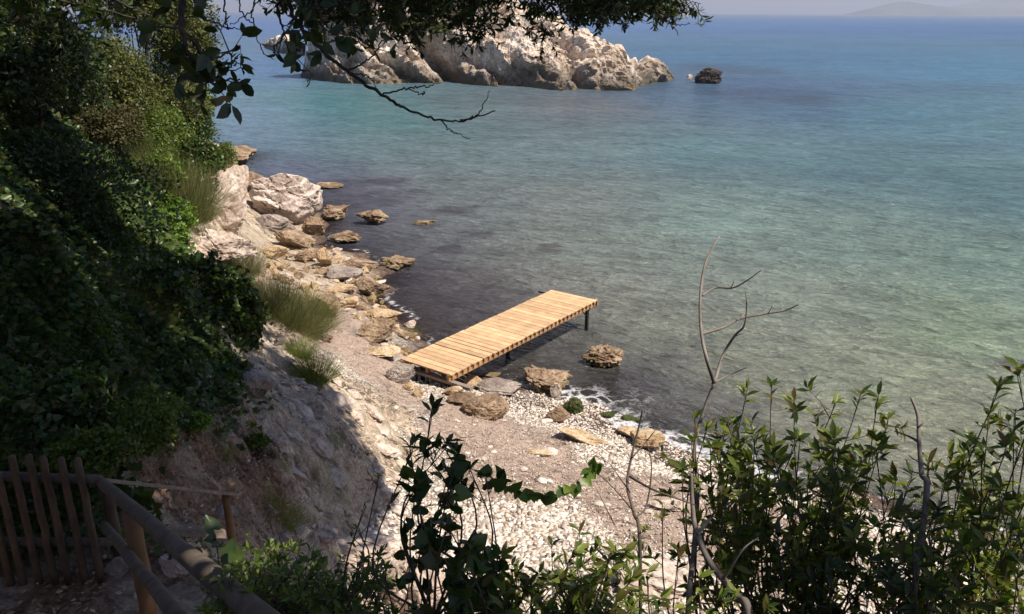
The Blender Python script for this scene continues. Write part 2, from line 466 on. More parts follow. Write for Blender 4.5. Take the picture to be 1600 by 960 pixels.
CP += [(0, 0, 8.4), (0, 3, 6.1), (2, 3, 5.9), (1, 5, 4.5), (3, 5, 4.3), (1, 8, 2.2), (4, 8, 1.9), (1, 10.2, 1.3), (5, 10, 1.2), (6, 5, 3.8), (6, 0, 7.6), (8, 8, 1.4), (11, 6, 2.2), (14, 0, 6),
       (0, -6, 9.8), (10, -8, 9.8), (-10, -6, 12.5), (-8, 0, 9.0), (-2.2, 1.5, 7.6), (-2.4, 3.0, 6.5), (-3.6, 4.4, 5.75), (-4.6, 5.6, 5.7), (-4.5, 3.8, 6.0), (-6.3, 4.0, 6.6), (-6.6, 6.5, 7.2), (-9, 6, 9.0), (-12, 12, 10.5), (-1.2, 3.2, 6.6), (-1, 5.5, 4.6), (-.6, 8, 2.6),
       (-18, 22, 11), (-22, 32, 10), (-27, 45, 8), (-33, 60, 6), (-40, 45, 13), (-50, 70, 10), (-35, 20, 15), (-40, 0, 16), (-20, -10, 16), (30, -20, 12), (0, -25, 14)]
CP = np.array(CP)
_s = 10.0
def _U(d2): return np.where(d2 > 0, d2 * np.log(d2 + 1e-12), 0)
_n = len(CP); _X = CP[:, :2] / _s
_K = _U(((_X[:, None] - _X[None]) ** 2).sum(-1)) + np.eye(_n) * .004
_P = np.concatenate([np.ones((_n, 1)), _X], 1)
_A = np.block([[_K, _P], [_P.T, np.zeros((3, 3))]])
_W = np.linalg.solve(_A, np.concatenate([CP[:, 2], np.zeros(3)]))
def tps(x, y):
    x = np.clip(np.asarray(x, float).ravel(), -60, 40) / _s; y = np.clip(np.asarray(y, float).ravel(), -30, 90) / _s
    r = _W[_n] + _W[_n + 1] * x + _W[_n + 2] * y
    for i in range(_n):
        r = r + _W[i] * _U((x - _X[i, 0]) ** 2 + (y - _X[i, 1]) ** 2)
    return r
SLAB = [tuple(atz(u, v, z)[:2]) for u, v, z in [(430, 560, 2.6), (490, 560, 2.0), (560, 590, 1.3), (612, 620, 1.1), (648, 665, 1.0), (652, 730, 1.0), (630, 785, 1.1), (590, 810, 1.3), (540, 850, 1.8), (400, 850, 3.6), (300, 700, 5.0), (330, 600, 4.6)]]
def height(x, y, detail=True):
    shp = np.shape(x); x = np.asarray(x, float).ravel(); y = np.asarray(y, float).ravel()
    sd = shore_sd(x, y)
    land = np.clip(tps(x, y), .1, 15)
    lh = np.minimum(sd * .13, .3) + 0 * sd
    pm = sstep(1.25, .75, np.hypot((x + 3.5) / 2.5, (y - 5.0) / 1.5))
    land = land * (1 - pm) + (5.52 + .03 * (x + 3)) * pm
    w = sstep(0.3, 2.2, sd)
    h = lh * (1 - w) + land * w
    sea = -(.10 * -sd) ; sea = np.maximum(sea, -1.2 - .02 * np.maximum(-sd - 12, 0)); sea = np.maximum(sea, -9)
    h = np.where(sd > 0, h, sea)
    if detail:
        P = p3(x, y)
        rk = sstep(1.4, 2.2, land) * (sd > 0) * (1 - .85 * pm)
        nb_ = (np.abs(x) < 12) & (y > 5) & (y < 26)
        sl_ = np.zeros(len(x)); sl_[nb_] = polyblur(x[nb_], y[nb_], SLAB, .25, 88)
        rk = np.maximum(rk, sl_ * .95)              # rocky above the beach
        # tilted strata on the slab
        a = (y * .93 + x * .36)
        al = x * .93 - y * .36
        st = fbm(np.stack([a * 2.1 + .5 * fbm(P, .7, 3, 15), al * .42, 0 * a], -1), 1.0, 5, 5, .6)
        sv = (a * 1.5 + .55 * fbm(P, .55, 4, 25)) ; fr_c = sv - np.floor(sv); ledge = fr_c - sstep(.82, 1.0, fr_c)
        sv2 = (al * .7 + a * .25 + .8 * fbm(P, .6, 4, 28)); f2 = sv2 - np.floor(sv2); ledge = ledge + .8 * (f2 - sstep(.88, 1.0, f2))
        st2 = 1 - np.abs(fbm(np.stack([a * 3.2, al * .8, 0 * a + 4], -1), 1.0, 4, 6))
        h = h + rk * (.10 * st + .10 * st2 + .13 * ledge + .08 * ridged(P, 1.3, 5, 9) + .035 * fbm(P, 5.0, 4, 19) - .20)
        h = h + (sd > -3) * (.05 * fbm(P, .8, 4, 3) + .012 * fbm(P, 4, 3, 8)) * np.clip((sd + 3) / 3, 0, 1)
    return h.reshape(shp)
def hit(u, v, zmin=0.0):
    """first point of the ground (or the water) on the sight line"""
    d = ray(u, v); t = np.geomspace(2.0, 400, 900)
    P = np.array([0, 0, CAM_Z]) + d * t[:, None]
    h = np.maximum(height(P[:, 0], P[:, 1]), zmin)
    below = np.nonzero(P[:, 2] < h)[0]
    if len(below) == 0: return P[-1]
    i = max(1, below[0])
    a = (P[i - 1, 2] - h[i - 1]); b = (h[i] - P[i, 2]); k = a / (a + b + 1e-9)
    return P[i - 1] * (1 - k) + P[i] * k
def inpoly(x, y, poly):
    x = np.asarray(x, float); y = np.asarray(y, float); ins = np.zeros(x.shape, bool)
    for (ax, ay), (bx, by) in zip(poly, poly[1:] + poly[:1]):
        ins ^= ((ay > y) != (by > y)) & (x < (bx - ax) * (y - ay) / (by - ay + 1e-12) + ax)
    return ins
def polyblur(x, y, poly, w=.35, seed=3):
    """soft, noisy-edged membership of a ground polygon"""
    x = np.asarray(x, float); y = np.asarray(y, float)
    P = p3(x, y); r = 0
    n1 = fbm(P, 1.1, 4, seed) * w * 1.6; n2 = fbm(P, 1.1, 4, seed + 50) * w * 1.6
    for k in range(6):
        a = k * 1.047
        r = r + inpoly(x + n1 + w * .5 * math.cos(a), y + n2 + w * .5 * math.sin(a), poly)
    return r / 6.0
def gpoly(px): return [tuple(hit(u, v)[:2]) for u, v in px]

# axes of the ground sheet: fine near the beach, coarse far off
def axis(lo, hi, step, far_lo, far_hi, g=1.12):
    a = list(np.arange(lo, hi, step)); s = step; x = a[-1]
    while x < far_hi: s *= g; x += s; a.append(x)
    s = step; x = lo; b = []
    while x > far_lo: s *= g; x -= s; b.append(x)
    return np.array(b[::-1] + a)
def grid_faces(nx, ny):
    i = np.arange(nx - 1)[None] + np.arange(ny - 1)[:, None] * nx
    i = i.ravel()
    return np.stack([i, i + 1, i + 1 + nx, i + nx], -1)

LIT = [gpoly([(470, 480), (560, 480), (600, 560), (650, 640), (640, 660), (560, 590), (520, 545), (450, 540)]),
       gpoly([(650, 640), (720, 612), (770, 650), (900, 700), (960, 725), (930, 770), (830, 790), (740, 775), (690, 720)]),
       gpoly([(900, 760), (1000, 740), (1150, 770), (1300, 830), (1260, 930), (1150, 900), (1000, 850), (940, 810)])]
IVYGAP = gpoly([(215, 650), (300, 612), (440, 590), (560, 740), (560, 860), (300, 957), (2, 957), (2, 770), (110, 700)])
LEAFL = gpoly([(60, 720), (215, 650), (300, 625), (360, 650), (450, 740), (430, 800), (380, 860), (300, 957), (2, 957), (2, 760)])
WETP = gpoly([(690, 590), (790, 610), (900, 650), (1010, 680), (1000, 715), (900, 680), (800, 640), (700, 612)])
xs = axis(-7.5, 4.5, .05, -25000, 25000, 1.055); ys = axis(7.5, 22, .05, -25000, 30000, 1.055)
GX, GY = np.meshgrid(xs, ys)
gx, gy = GX.ravel(), GY.ravel()
hz = height(gx, gy)
near = (np.abs(gx) < 60) & (gy > -30) & (gy < 90)
lit = np.zeros(len(gx)); lf = lit.copy(); wet = lit.copy()
for k, pl in enumerate(LIT): lit[near] = np.maximum(lit[near], polyblur(gx[near], gy[near], pl, .35, 3 + k))
lf[near] = polyblur(gx[near], gy[near], LEAFL, .6, 11)
wet[near] = polyblur(gx[near], gy[near], WETP, .25, 15)
sdg = shore_sd(gx, gy)
slabm = np.zeros(len(gx)); slabm[near] = polyblur(gx[near], gy[near], SLAB, .22, 88)
peb = np.clip(sstep(2.1, 1.4, hz) * (sdg > 0) * (gy < 25), 0, 1) * (1 - slabm)
lit *= 1 - .75 * slabm
wet = np.maximum(wet, .8 * (sdg > -.5) * sstep(1.0, .35, sdg + .35 * fbm(p3(gx, gy), 1.2, 3, 52)) * near)
veg = np.clip(sstep(5.2, 6.2, hz) + (gy < 9) * sstep(1.3, 2.0, hz) * (gx > -1.5), 0, 1) * (1 - .0 * lf)
hz = hz + .03 * lit * fbm(p3(gx, gy), 5, 3, 77)

def ground_material():
    m, n, l = nm('ground')
    g = N(n, 'ShaderNodeNewGeometry'); pos = g.outputs['Position']
    def A(k):
        a = N(n, 'ShaderNodeAttribute', attribute_name=k); return a.outputs['Fac']
    # pale layered rock
    mp0 = N(n, 'ShaderNodeMapping'); mp0.inputs['Rotation'].default_value = (0, 0, .36); l.new(pos, mp0.inputs[0])
    mp = N(n, 'ShaderNodeMapping'); mp.inputs['Scale'].default_value = (.55, 2.6, 1.6)
    l.new(mp0.outputs[0], mp.inputs[0])
    s1 = noise(n, l, mp.outputs[0], 1.1, 7, .65, .5)
    r1 = ramp(n, [(.28, (.13, .095, .075)), (.40, (.36, .28, .21)), (.47, (.62, .50, .37)), (.53, (.44, .35, .27)), (.60, (.70, .59, .45)), (.75, (.76, .69, .60))]); l.new(s1, r1.inputs[0])
    s2 = noise(n, l, pos, 6, 6, .7)
    r2 = ramp(n, [(.3, .6), (.55, 1.0), (.75, 1.2)]); l.new(s2, r2.inputs[0])
    rock = mixc(n, l, 1.0, r1.outputs[0], r2.outputs[0], 'MULTIPLY')
    s3 = noise(n, l, pos, 24, 5, .75)
    r3 = ramp(n, [(.3, .72), (.6, 1.08)]); l.new(s3, r3.inputs[0])
    rock = mixc(n, l, 1.0, rock, r3.outputs[0], 'MULTIPLY')
    vc = N(n, 'ShaderNodeTexVoronoi', feature='DISTANCE_TO_EDGE', i_Scale=.9)
    wob = N(n, 'ShaderNodeVectorMath', operation='ADD'); l.new(mp.outputs[0], wob.inputs[0])
    nn = N(n, 'ShaderNodeTexNoise', i_Scale=1.3, i_Detail=8, i_Roughness=.7); l.new(pos, nn.inputs['Vector']); sc3 = N(n, 'ShaderNodeVectorMath', operation='SCALE'); sc3.inputs[3].default_value = 2.2; l.new(nn.outputs[1], sc3.inputs[0]); l.new(sc3.outputs[0], wob.inputs[1])
    l.new(wob.outputs[0], vc.inputs['Vector'])
    cr = ramp(n, [(.0, 1.0), (.05, 0.0)]); l.new(vc.outputs['Distance'], cr.inputs[0])
    cm = noise(n, l, pos, .8, 3); cmr = ramp(n, [(.45, 0.0), (.6, 1.0)]); l.new(cm, cmr.inputs[0])
    crk = math_(n, l, 'MULTIPLY', math_(n, l, 'MULTIPLY', cr.outputs[0], .8), cmr.outputs[0])
    rock = mixc(n, l, crk, rock, (.11, .08, .055))
    # pebble bed
    v = N(n, 'ShaderNodeTexVoronoi', i_Scale=16.0, i_Randomness=1.0); l.new(pos, v.inputs['Vector'])
    pr = ramp(n, [(0, (.36, .29, .24)), (.4, (.55, .47, .40)), (1, (.72, .66, .60))]); l.new(v.outputs['Color'], pr.inputs[0])
    pe = ramp(n, [(.25, 1.0), (.6, .45)]); l.new(v.outputs['Distance'], pe.inputs[0])
    pebc = mixc(n, l, 1.0, pr.outputs[0], pe.outputs[0], 'MULTIPLY')
    c = mixc(n, l, A('peb'), rock, pebc)
    # dry seagrass litter
    q = noise(n, l, pos, 38, 4, .75, 1.5)
    q2 = noise(n, l, pos, 2.2, 4)
    lr = ramp(n, [(.32, (.16, .105, .09)), (.5, (.44, .33, .265)), (.66, (.66, .55, .46))]); l.new(q, lr.inputs[0])
    c = mixc(n, l, A('lit'), c, lr.outputs[0])
    # brown leaf litter and soil
    vl = N(n, 'ShaderNodeTexVoronoi', i_Scale=22.0); l.new(pos, vl.inputs['Vector'])
    ll = ramp(n, [(0, (.07, .04, .025)), (.5, (.22, .115, .065)), (.85, (.36, .22, .14)), (1, (.52, .38, .27))]); l.new(vl.outputs['Color'], ll.inputs[0])
    c = mixc(n, l, math_(n, l, 'MULTIPLY', A('lf'), .85), c, ll.outputs[0])
    c = mixc(n, l, A('veg'), c, (.05, .042, .026))  # soil under plants, darkened so gaps between leaves look shaded
    # dark wet seaweed wrack
    q3 = noise(n, l, pos, 7, 5, .7)
    wm = ramp(n, [(.38, 0.25), (.54, 1.0)]); l.new(q3, wm.inputs[0])
    c = mixc(n, l, math_(n, l, 'MULTIPLY', A('wet'), wm.outputs[0]), c, (.045, .022, .02))
    # sea bed
    sep = N(n, 'ShaderNodeSeparateXYZ'); l.new(pos, sep.inputs[0])
    mr = N(n, 'ShaderNodeMapRange'); mr.inputs[1].default_value = .12; mr.inputs[2].default_value = -.02
    l.new(sep.outputs[2], mr.inputs[0])
    bedn = noise(n, l, pos, 1.6, 6, .7)
    bed = ramp(n, [(.35, (.035, .02, .018)), (.55, (.10, .06, .045)), (.72, (.25, .18, .12))]); l.new(bedn, bed.inputs[0])
    c = mixc(n, l, mr.outputs[0], c, bed.outputs[0])
    hh = math_(n, l, 'ADD', math_(n, l, 'MULTIPLY', s1, .6), math_(n, l, 'SUBTRACT', math_(n, l, 'MULTIPLY', s2, .35), math_(n, l, 'MULTIPLY', crk, .35)))
    hh = math_(n, l, 'ADD', hh, math_(n, l, 'MULTIPLY', s3, .12))
    b1 = bump(n, l, hh, 1.0, .16)
    b2 = bump(n, l, q, .5, .02, b1)
    out(n, l, principled(n, l, c, .9, .15, b2).outputs[0])
    return m
M['ground'] = ground_material()
ground = mesh_obj('ground', np.stack([gx, gy, hz], -1), [grid_faces(len(xs), len(ys))], M['ground'],
                  attrs=dict(lit=lit, lf=lf, peb=peb, veg=veg, wet=wet))
set_props(ground, kind='structure')

# ------------------------------------------------------------------ water
wxs = axis(-22, 12, .22, -28000, 28000, 1.10); wys = axis(8, 62, .22, -3000, 40000, 1.08)
WX, WY = np.meshgrid(wxs, wys); wx, wy = WX.ravel(), WY.ravel()
wsd = -shore_sd(wx, wy)
# body colours of the sea by stretch of water, islet's reflection painted in
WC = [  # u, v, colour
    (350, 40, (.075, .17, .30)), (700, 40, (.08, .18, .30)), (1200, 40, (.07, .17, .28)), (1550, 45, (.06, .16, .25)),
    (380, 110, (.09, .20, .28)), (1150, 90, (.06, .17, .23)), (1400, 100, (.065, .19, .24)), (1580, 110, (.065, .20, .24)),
    (380, 180, (.11, .24, .27)), (520, 165, (.06, .22, .19)), (600, 190, (.06, .20, .165)), (760, 170, (.10, .19, .16)), (900, 165, (.12, .17, .15)), (1050, 150, (.06, .14, .17)),  # browner tones off the islet paint in its reflection
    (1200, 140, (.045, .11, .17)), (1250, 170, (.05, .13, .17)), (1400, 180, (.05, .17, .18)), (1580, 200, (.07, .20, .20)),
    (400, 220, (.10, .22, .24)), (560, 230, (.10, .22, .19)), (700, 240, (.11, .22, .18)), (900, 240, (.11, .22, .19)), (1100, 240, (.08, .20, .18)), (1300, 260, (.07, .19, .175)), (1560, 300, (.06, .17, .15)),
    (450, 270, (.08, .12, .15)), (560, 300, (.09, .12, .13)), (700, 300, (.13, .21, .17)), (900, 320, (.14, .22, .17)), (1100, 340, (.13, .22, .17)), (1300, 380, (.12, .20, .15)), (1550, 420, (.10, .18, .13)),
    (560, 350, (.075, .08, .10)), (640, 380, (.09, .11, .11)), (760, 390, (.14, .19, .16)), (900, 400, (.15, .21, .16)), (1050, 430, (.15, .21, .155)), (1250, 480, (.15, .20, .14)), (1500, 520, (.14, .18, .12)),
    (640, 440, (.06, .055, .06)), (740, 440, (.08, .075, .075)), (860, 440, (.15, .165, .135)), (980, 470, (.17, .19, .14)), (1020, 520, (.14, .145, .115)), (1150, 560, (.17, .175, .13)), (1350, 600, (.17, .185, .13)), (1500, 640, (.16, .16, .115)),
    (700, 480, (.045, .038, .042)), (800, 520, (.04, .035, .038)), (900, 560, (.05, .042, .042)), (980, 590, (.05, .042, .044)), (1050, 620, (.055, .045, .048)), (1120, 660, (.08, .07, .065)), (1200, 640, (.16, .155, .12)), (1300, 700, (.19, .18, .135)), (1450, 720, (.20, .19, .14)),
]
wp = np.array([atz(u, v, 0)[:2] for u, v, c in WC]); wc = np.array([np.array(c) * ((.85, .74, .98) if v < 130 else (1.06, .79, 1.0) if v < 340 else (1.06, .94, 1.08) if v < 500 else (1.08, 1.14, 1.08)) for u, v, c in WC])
def wl(x, y):   # compress range so far water is interpolated as evenly as near water
    r = np.hypot(x, y) + 1e-6
    return np.stack([np.arctan2(x, np.maximum(y, 1)) * 3.0, np.log(np.clip(r, 5, 3000)) * 1.6], -1)
Q = wl(wp[:, 0], wp[:, 1]); T_ = wl(wx, wy)
num = np.zeros((len(wx), 3)); den = np.zeros(len(wx))
for q, c in zip(Q, wc):
    w = 1 / (((T_ - q) ** 2).sum(-1) + .03) ** 1.6
    num += w[:, None] * c; den += w
body = num / den[:, None]
P = p3(wx, wy)
body *= (1 + .10 * fbm(p3(wx * .5, wy), .12, 4, 31) * sstep(8, 40, wsd))[:, None]
# weed beds showing dark through the water
def wpatch(u, v, a, b, k, seed):
    c = atz(u, v, 0); r = np.linalg.norm(c - [0, 0, CAM_Z])
    ra = a / FPX * r; rb = b / FPX * r / (CAM_Z / r)
    nx_ = fbm(P, 1.2 / max(ra, .5), 3, seed) * .45
    d = np.hypot((wx - c[0]) / ra, (wy - c[1]) / rb) + nx_
    return k * sstep(1.15, .55, d)
wk = np.zeros(len(wx))
for i, (u, v, a, b, k) in enumerate([(712, 328, 32, 8, .55), (745, 365, 26, 7, .5), (700, 391, 26, 8, .6), (856, 388, 22, 10, .5), (722, 376, 30, 6, .35), (605, 283, 32, 6, .45), (648, 299, 16, 4, .4),
                                   (515, 290, 60, 10, .35), (560, 310, 80, 14, .3), (1240, 155, 70, 10, .30), (1170, 150, 80, 12, .25), (1130, 108, 90, 8, .25), (1580, 572, 30, 10, .6), (980, 600, 80, 25, .35), (1080, 560, 60, 14, .3), (1150, 640, 60, 20, .25), (760, 470, 90, 20, .25), (690, 430, 60, 14, .25)]):
    wk = np.maximum(wk, wpatch(u, v, a, b, k, 60 + i))
body = body * (1 - wk[:, None]) + np.array([.03, .022, .03]) * wk[:, None]
opac = np.clip(1 - np.exp(-np.maximum(wsd, 0) * .8), 0, 1) * .985
FO = [tuple(atz(u, v, 0)[:2]) for u, v in [(800, 598), (900, 600), (1010, 630), (1100, 650), (1200, 690), (1400, 740), (1400, 800), (1150, 770), (1000, 700), (850, 640)]]
foam = np.zeros(len(wx)); nr = (np.abs(wx) < 30) & (wy < 40)
foam[nr] = .85 * polyblur(wx[nr], wy[nr], FO, .9, 41) * np.exp(-np.maximum(wsd[nr], 0) * .75)
foam[nr] = np.maximum(foam[nr], .62 * np.exp(-((wsd[nr] - .28 - .12 * fbm(p3(wx[nr], wy[nr]), .9, 3, 47)) / .13) ** 2) * sstep(-.5, .4, fbm(p3(wx[nr], wy[nr]), .5, 2, 48)))
foam[nr] = np.maximum(foam[nr], .35 * np.exp(-np.maximum(wsd[nr] - .1, 0) * 2.5) * (wy[nr] < 30) * polyblur(wx[nr], wy[nr], FO, 2.5, 43))
c37 = atz(497, 291, 0); foam = np.maximum(foam, .8 * sstep(1.3, .4, np.hypot((wx - c37[0]) / 1.4, (wy - c37[1]) / .5)))
def water_material():
    m, n, l = nm('sea_water')
    g = N(n, 'ShaderNodeNewGeometry'); pos = g.outputs['Position']
    body_ = N(n, 'ShaderNodeAttribute', attribute_name='body').outputs['Color']
    op = N(n, 'ShaderNodeAttribute', attribute_name='opac').outputs['Fac']
    fo = N(n, 'ShaderNodeAttribute', attribute_name='foam').outputs['Fac']
    def wave(scale, rot, st, det=3):
        mp0 = N(n, 'ShaderNodeMapping'); mp0.inputs['Rotation'].default_value = (0, 0, rot); l.new(pos, mp0.inputs[0])
        mp = N(n, 'ShaderNodeMapping'); mp.inputs['Scale'].default_value = (st, 1, 1)
        l.new(mp0.outputs[0], mp.inputs[0])
        return noise(n, l, mp.outputs[0], scale, det, .55, .25)
    w1 = wave(.6, .5, .38, 5); w2 = wave(2.6, .58, .40, 6); w3 = wave(8.0, .45, .45, 4); w4 = wave(.13, .45, .45, 4)
    rdg = math_(n, l, 'SUBTRACT', 1.0, math_(n, l, 'ABSOLUTE', math_(n, l, 'SUBTRACT', math_(n, l, 'MULTIPLY', w2, 2.0), 1.0)))
    h = math_(n, l, 'ADD', math_(n, l, 'MULTIPLY', w1, .8), math_(n, l, 'MULTIPLY', rdg, .26))
    h = math_(n, l, 'ADD', h, math_(n, l, 'MULTIPLY', w3, .09))
    h = math_(n, l, 'ADD', h, math_(n, l, 'MULTIPLY', w4, 3.2))
    nb = bump(n, l, h, 1.0, .95)
    # light and dark of the ripples painted into the body colour
    wmix = math_(n, l, 'ADD', math_(n, l, 'ADD', math_(n, l, 'MULTIPLY', w2, .45), math_(n, l, 'MULTIPLY', w1, .25)), math_(n, l, 'MULTIPLY', w3, .3))
    cr = ramp(n, [(.42, .68), (.5, 1.0), (.58, 1.32)]); l.new(wmix, cr.inputs[0])
    bc = mixc(n, l, 1.0, body_, cr.outputs[0], 'MULTIPLY')
    dif = N(n, 'ShaderNodeBsdfDiffuse'); l.new(bc, dif.inputs[0]); l.new(nb, dif.inputs['Normal'])
    tr = N(n, 'ShaderNodeBsdfTransparent', i_0=(.62, .60, .60, 1))
    mx = N(n, 'ShaderNodeMixShader'); l.new(op, mx.inputs[0]); l.new(tr.outputs[0], mx.inputs[1]); l.new(dif.outputs[0], mx.inputs[2])
    fr = N(n, 'ShaderNodeFresnel', i_IOR=1.33); l.new(nb, fr.inputs['Normal'])
    gl = N(n, 'ShaderNodeBsdfGlossy', i_Roughness=.16); gl.inputs[0].default_value = (.95, .95, .95, 1); l.new(nb, gl.inputs['Normal'])
    frc = math_(n, l, 'MINIMUM', fr.outputs[0], .55)
    m2 = N(n, 'ShaderNodeMixShader'); l.new(frc, m2.inputs[0]); l.new(mx.outputs[0], m2.inputs[1]); l.new(gl.outputs[0], m2.inputs[2])
    # foam
    nz = N(n, 'ShaderNodeTexNoise', i_Scale=1.9, i_Detail=7); l.new(pos, nz.inputs['Vector'])
    wv = N(n, 'ShaderNodeVectorMath', operation='ADD'); l.new(pos, wv.inputs[0]); l.new(nz.outputs[1], wv.inputs[1])
    vo = N(n, 'ShaderNodeTexVoronoi', feature='DISTANCE_TO_EDGE', i_Scale=2.3); l.new(wv.outputs[0], vo.inputs['Vector'])
    ed = ramp(n, [(.0, 1.0), (.3, 0.0)]); l.new(vo.outputs['Distance'], ed.inputs[0])
    f2 = noise(n, l, pos, 14, 4, .75)
    fs = math_(n, l, 'ADD', math_(n, l, 'MULTIPLY', ed.outputs[0], .5), f2)
    ft = math_(n, l, 'MULTIPLY', math_(n, l, 'SUBTRACT', math_(n, l, 'ADD', fs, math_(n, l, 'MULTIPLY', fo, .75)), 1.03), 1.7, True)
    ff = math_(n, l, 'MULTIPLY', ft, math_(n, l, 'MULTIPLY', fo, 2.0, True), True)
    fd = N(n, 'ShaderNodeBsdfDiffuse', i_0=(.72, .72, .74, 1))
    m3 = N(n, 'ShaderNodeMixShader'); l.new(ff, m3.inputs[0]); l.new(m2.outputs[0], m3.inputs[1]); l.new(fd.outputs[0], m3.inputs[2])
    out(n, l, m3.outputs[0])
    return m
M['water'] = water_material()
keepw = wsd > -2.5
wf = grid_faces(len(wxs), len(wys)); wf = wf[keepw[wf].any(1)]
water = mesh_obj('sea_water', np.stack([wx, wy, np.zeros(len(wx))], -1), [wf], M['water'], attrs=dict(body=body, opac=opac, foam=foam))
set_props(water, kind='structure')

# ------------------------------------------------------------------ far hills across the bay
hm, hn, hl = nm('far_hills')
hg = N(hn, 'ShaderNodeNewGeometry'); hno = noise(hn, hl, hg.outputs['Position'], .002, 5)
hr = ramp(hn, [(.35, (.08, .10, .10)), (.65, (.15, .16, .15))]); hl.new(hno, hr.inputs[0])
out(hn, hl, principled(hn, hl, hr.outputs[0], .95, .1).outputs[0])
def ridge(name, pts, dist, thick, seed):
    us = np.linspace(pts[0][0], pts[-1][0], 160)
    vs = np.interp(us, [p[0] for p in pts], [p[1] for p in pts])
    top = np.array([aty(u, v, dist) for u, v in zip(us, vs)])
    bot = np.array([aty(u, 30, dist) for u in us])
    hh = np.maximum(top[:, 2], -3) * (1 + .05 * fbm(p3(us, us * 0), .03, 4, seed))
    rows = []
    prof = np.linspace(-1, 1, 25)
    for t in prof:
        k = max(0, 1 - abs(t)) ** .8
        x = bot[:, 0]; y = dist + t * thick + 0 * x
        z = -4 + hh * k * (1 + .25 * fbm(p3(x, y), .0012, 4, seed + 1) * (abs(t) > .05))
        rows.append(np.stack([x, y, z], -1))
    V = np.concatenate(rows)
    o = mesh_obj(name, V, [grid_faces(160, 25)], hm); set_props(o, kind='structure')
ridge('hills', [(1335, 25), (1352, 17), (1375, 10), (1410, 6), (1440, 8), (1475, 11), (1510, 13), (1600, 14), (1700, 15), (1850, 24)], 9000, 700, 5)
ridge('hills', [(1440, 24), (1490, 8), (1530, 1), (1600, -5), (1720, -4), (1950, 20)], 12500, 900, 9)

# ------------------------------------------------------------------ rocks
def ico(sub):
    import bmesh
    bm = bmesh.new(); bmesh.ops.create_icosphere(bm, subdivisions=sub, radius=1)
    bm.verts.ensure_lookup_table()
    V = np.array([v.co[:] for v in bm.verts]); F = np.array([[v.index for v in f.verts] for f in bm.faces]); bm.free()
    return V, F
ICO = {k: ico(k) for k in (1, 2, 3, 4, 5, 6)}
def rock_shape(sub, r, seed, rough=.25, facets=7, knob=0.0, cut=(.45, .82)):
    V, F = ICO[sub]; V = V.copy(); rr = np.random.default_rng(seed)
    for k in range(facets):     # planar cuts give broken faces
        nrm = unit(rr.normal(size=3)); d = rr.uniform(*cut)
        t = V @ nrm; V = V - np.maximum(t - d, 0)[:, None] * nrm * .92
    off = rr.uniform(-50, 50, 3)
    V = V * (1 + rough * .55 * fbm(V + off, 1.3, 3, seed))[:, None]
    V = V * (1 + rough * .28 * ridged(V + off, 3.1, 4, seed + 3))[:, None]
    cr1 = fbm(V + off, 1.5, 4, seed + 21); V = V * (1 - .10 * np.exp(-(cr1 / .06) ** 2))[:, None]
    wl_ = (V @ unit(rr.normal(size=3) + [0, 0, 1.5])) * 3.2 + .5 * fbm(V + off, 1.2, 3, seed + 31); fw = wl_ - np.floor(wl_)
    V = V * (1 + .07 * (fw - sstep(.8, 1, fw)))[:, None]
    if knob: V = V * (1 + knob * fbm(V + off, 5.0, 4, seed + 7, .6))[:, None]
    return V * r, F
def boulder(u, v, w, h, label, mat='rock_brown', seed=0, rough=.3, knob=0.0, facets=11, depth=.85, tilt=0.0, name='boulder', cat='boulder', group=None, sub=5, water=True, cut=(.45, .82)):
    base = hit(u, v + h * .5)
    D = np.linalg.norm(base - [0, 0, CAM_Z]); a = math.asin((CAM_Z - base[2]) / D)
    rx = w / 2 / FPX * D; hh = h / 2 / FPX * D; ry = rx * depth
    rz2 = (hh ** 2 - (ry * math.sin(a)) ** 2)
    if rz2 < (hh * .55) ** 2: ry = hh * .8 / math.sin(a); rz2 = (hh * .6) ** 2
    rz = math.sqrt(rz2) / math.cos(a)
    V, F = rock_shape(sub, np.array([rx, ry, rz]) * 1.08, seed + 100, rough, facets, knob, cut)
    az = math.atan2(base[0], base[1])
    c, s = math.cos(tilt), math.sin(tilt)
    V = V @ np.array([[c, 0, -s], [0, 1, 0], [s, 0, c]])
    c, s = math.cos(-az), math.sin(-az)
    V = V @ np.array([[c, s, 0], [-s, c, 0], [0, 0, 1]])
    ctr = atd(u, v, D + ry * math.cos(a) * .6); 
    loc = np.array([ctr[0], ctr[1], ctr[2]])
    if u < 640 and mat in ('rock_brown', 'rock_gold') and v > 290: V = V * .88
    o = mesh_obj(name, V, [F], M[mat], smooth=False); o.location = loc
    set_props(o, label, cat, group)
    return o
B_ = boulder
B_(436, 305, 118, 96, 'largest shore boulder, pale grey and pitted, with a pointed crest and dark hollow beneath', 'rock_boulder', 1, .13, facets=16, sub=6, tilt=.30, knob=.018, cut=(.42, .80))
B_(352, 315, 80, 100, 'smooth white slab leaning against the left side of the largest boulder', 'rock_pale', 2, .15, tilt=.5, facets=12, cut=(.45, .8))
B_(338, 385, 100, 62, 'white crumbling rock behind the olive green broom bush', 'rock_pale', 3, .3, tilt=.45, facets=14, knob=.03, cut=(.4, .8))
B_(368, 240, 72, 26, 'low brown rocky point running out into the sea beyond the boulders', 'rock_brown', 4, .35, knob=.05, depth=1.2)
B_(345, 262, 50, 40, 'brown rock joining the far rocky point to the cliff', 'rock_brown', 5, .35)
B_(385, 282, 70, 34, 'brown rock wedged behind the left shoulder of the largest boulder', 'rock_brown', 6, .35)
B_(526, 331, 54, 28, 'brown double-humped rock in the sea just right of the largest boulder', 'rock_brown', 7, .35, knob=.08)
B_(585, 338, 50, 28, 'rounded brown rock standing alone in the sea, farthest out of its row', 'rock_brown', 8, .3, knob=.06)
B_(541, 369, 54, 19, 'low ragged brown rock in the sea below the double-humped rock', 'rock_brown', 9, .4, knob=.1)
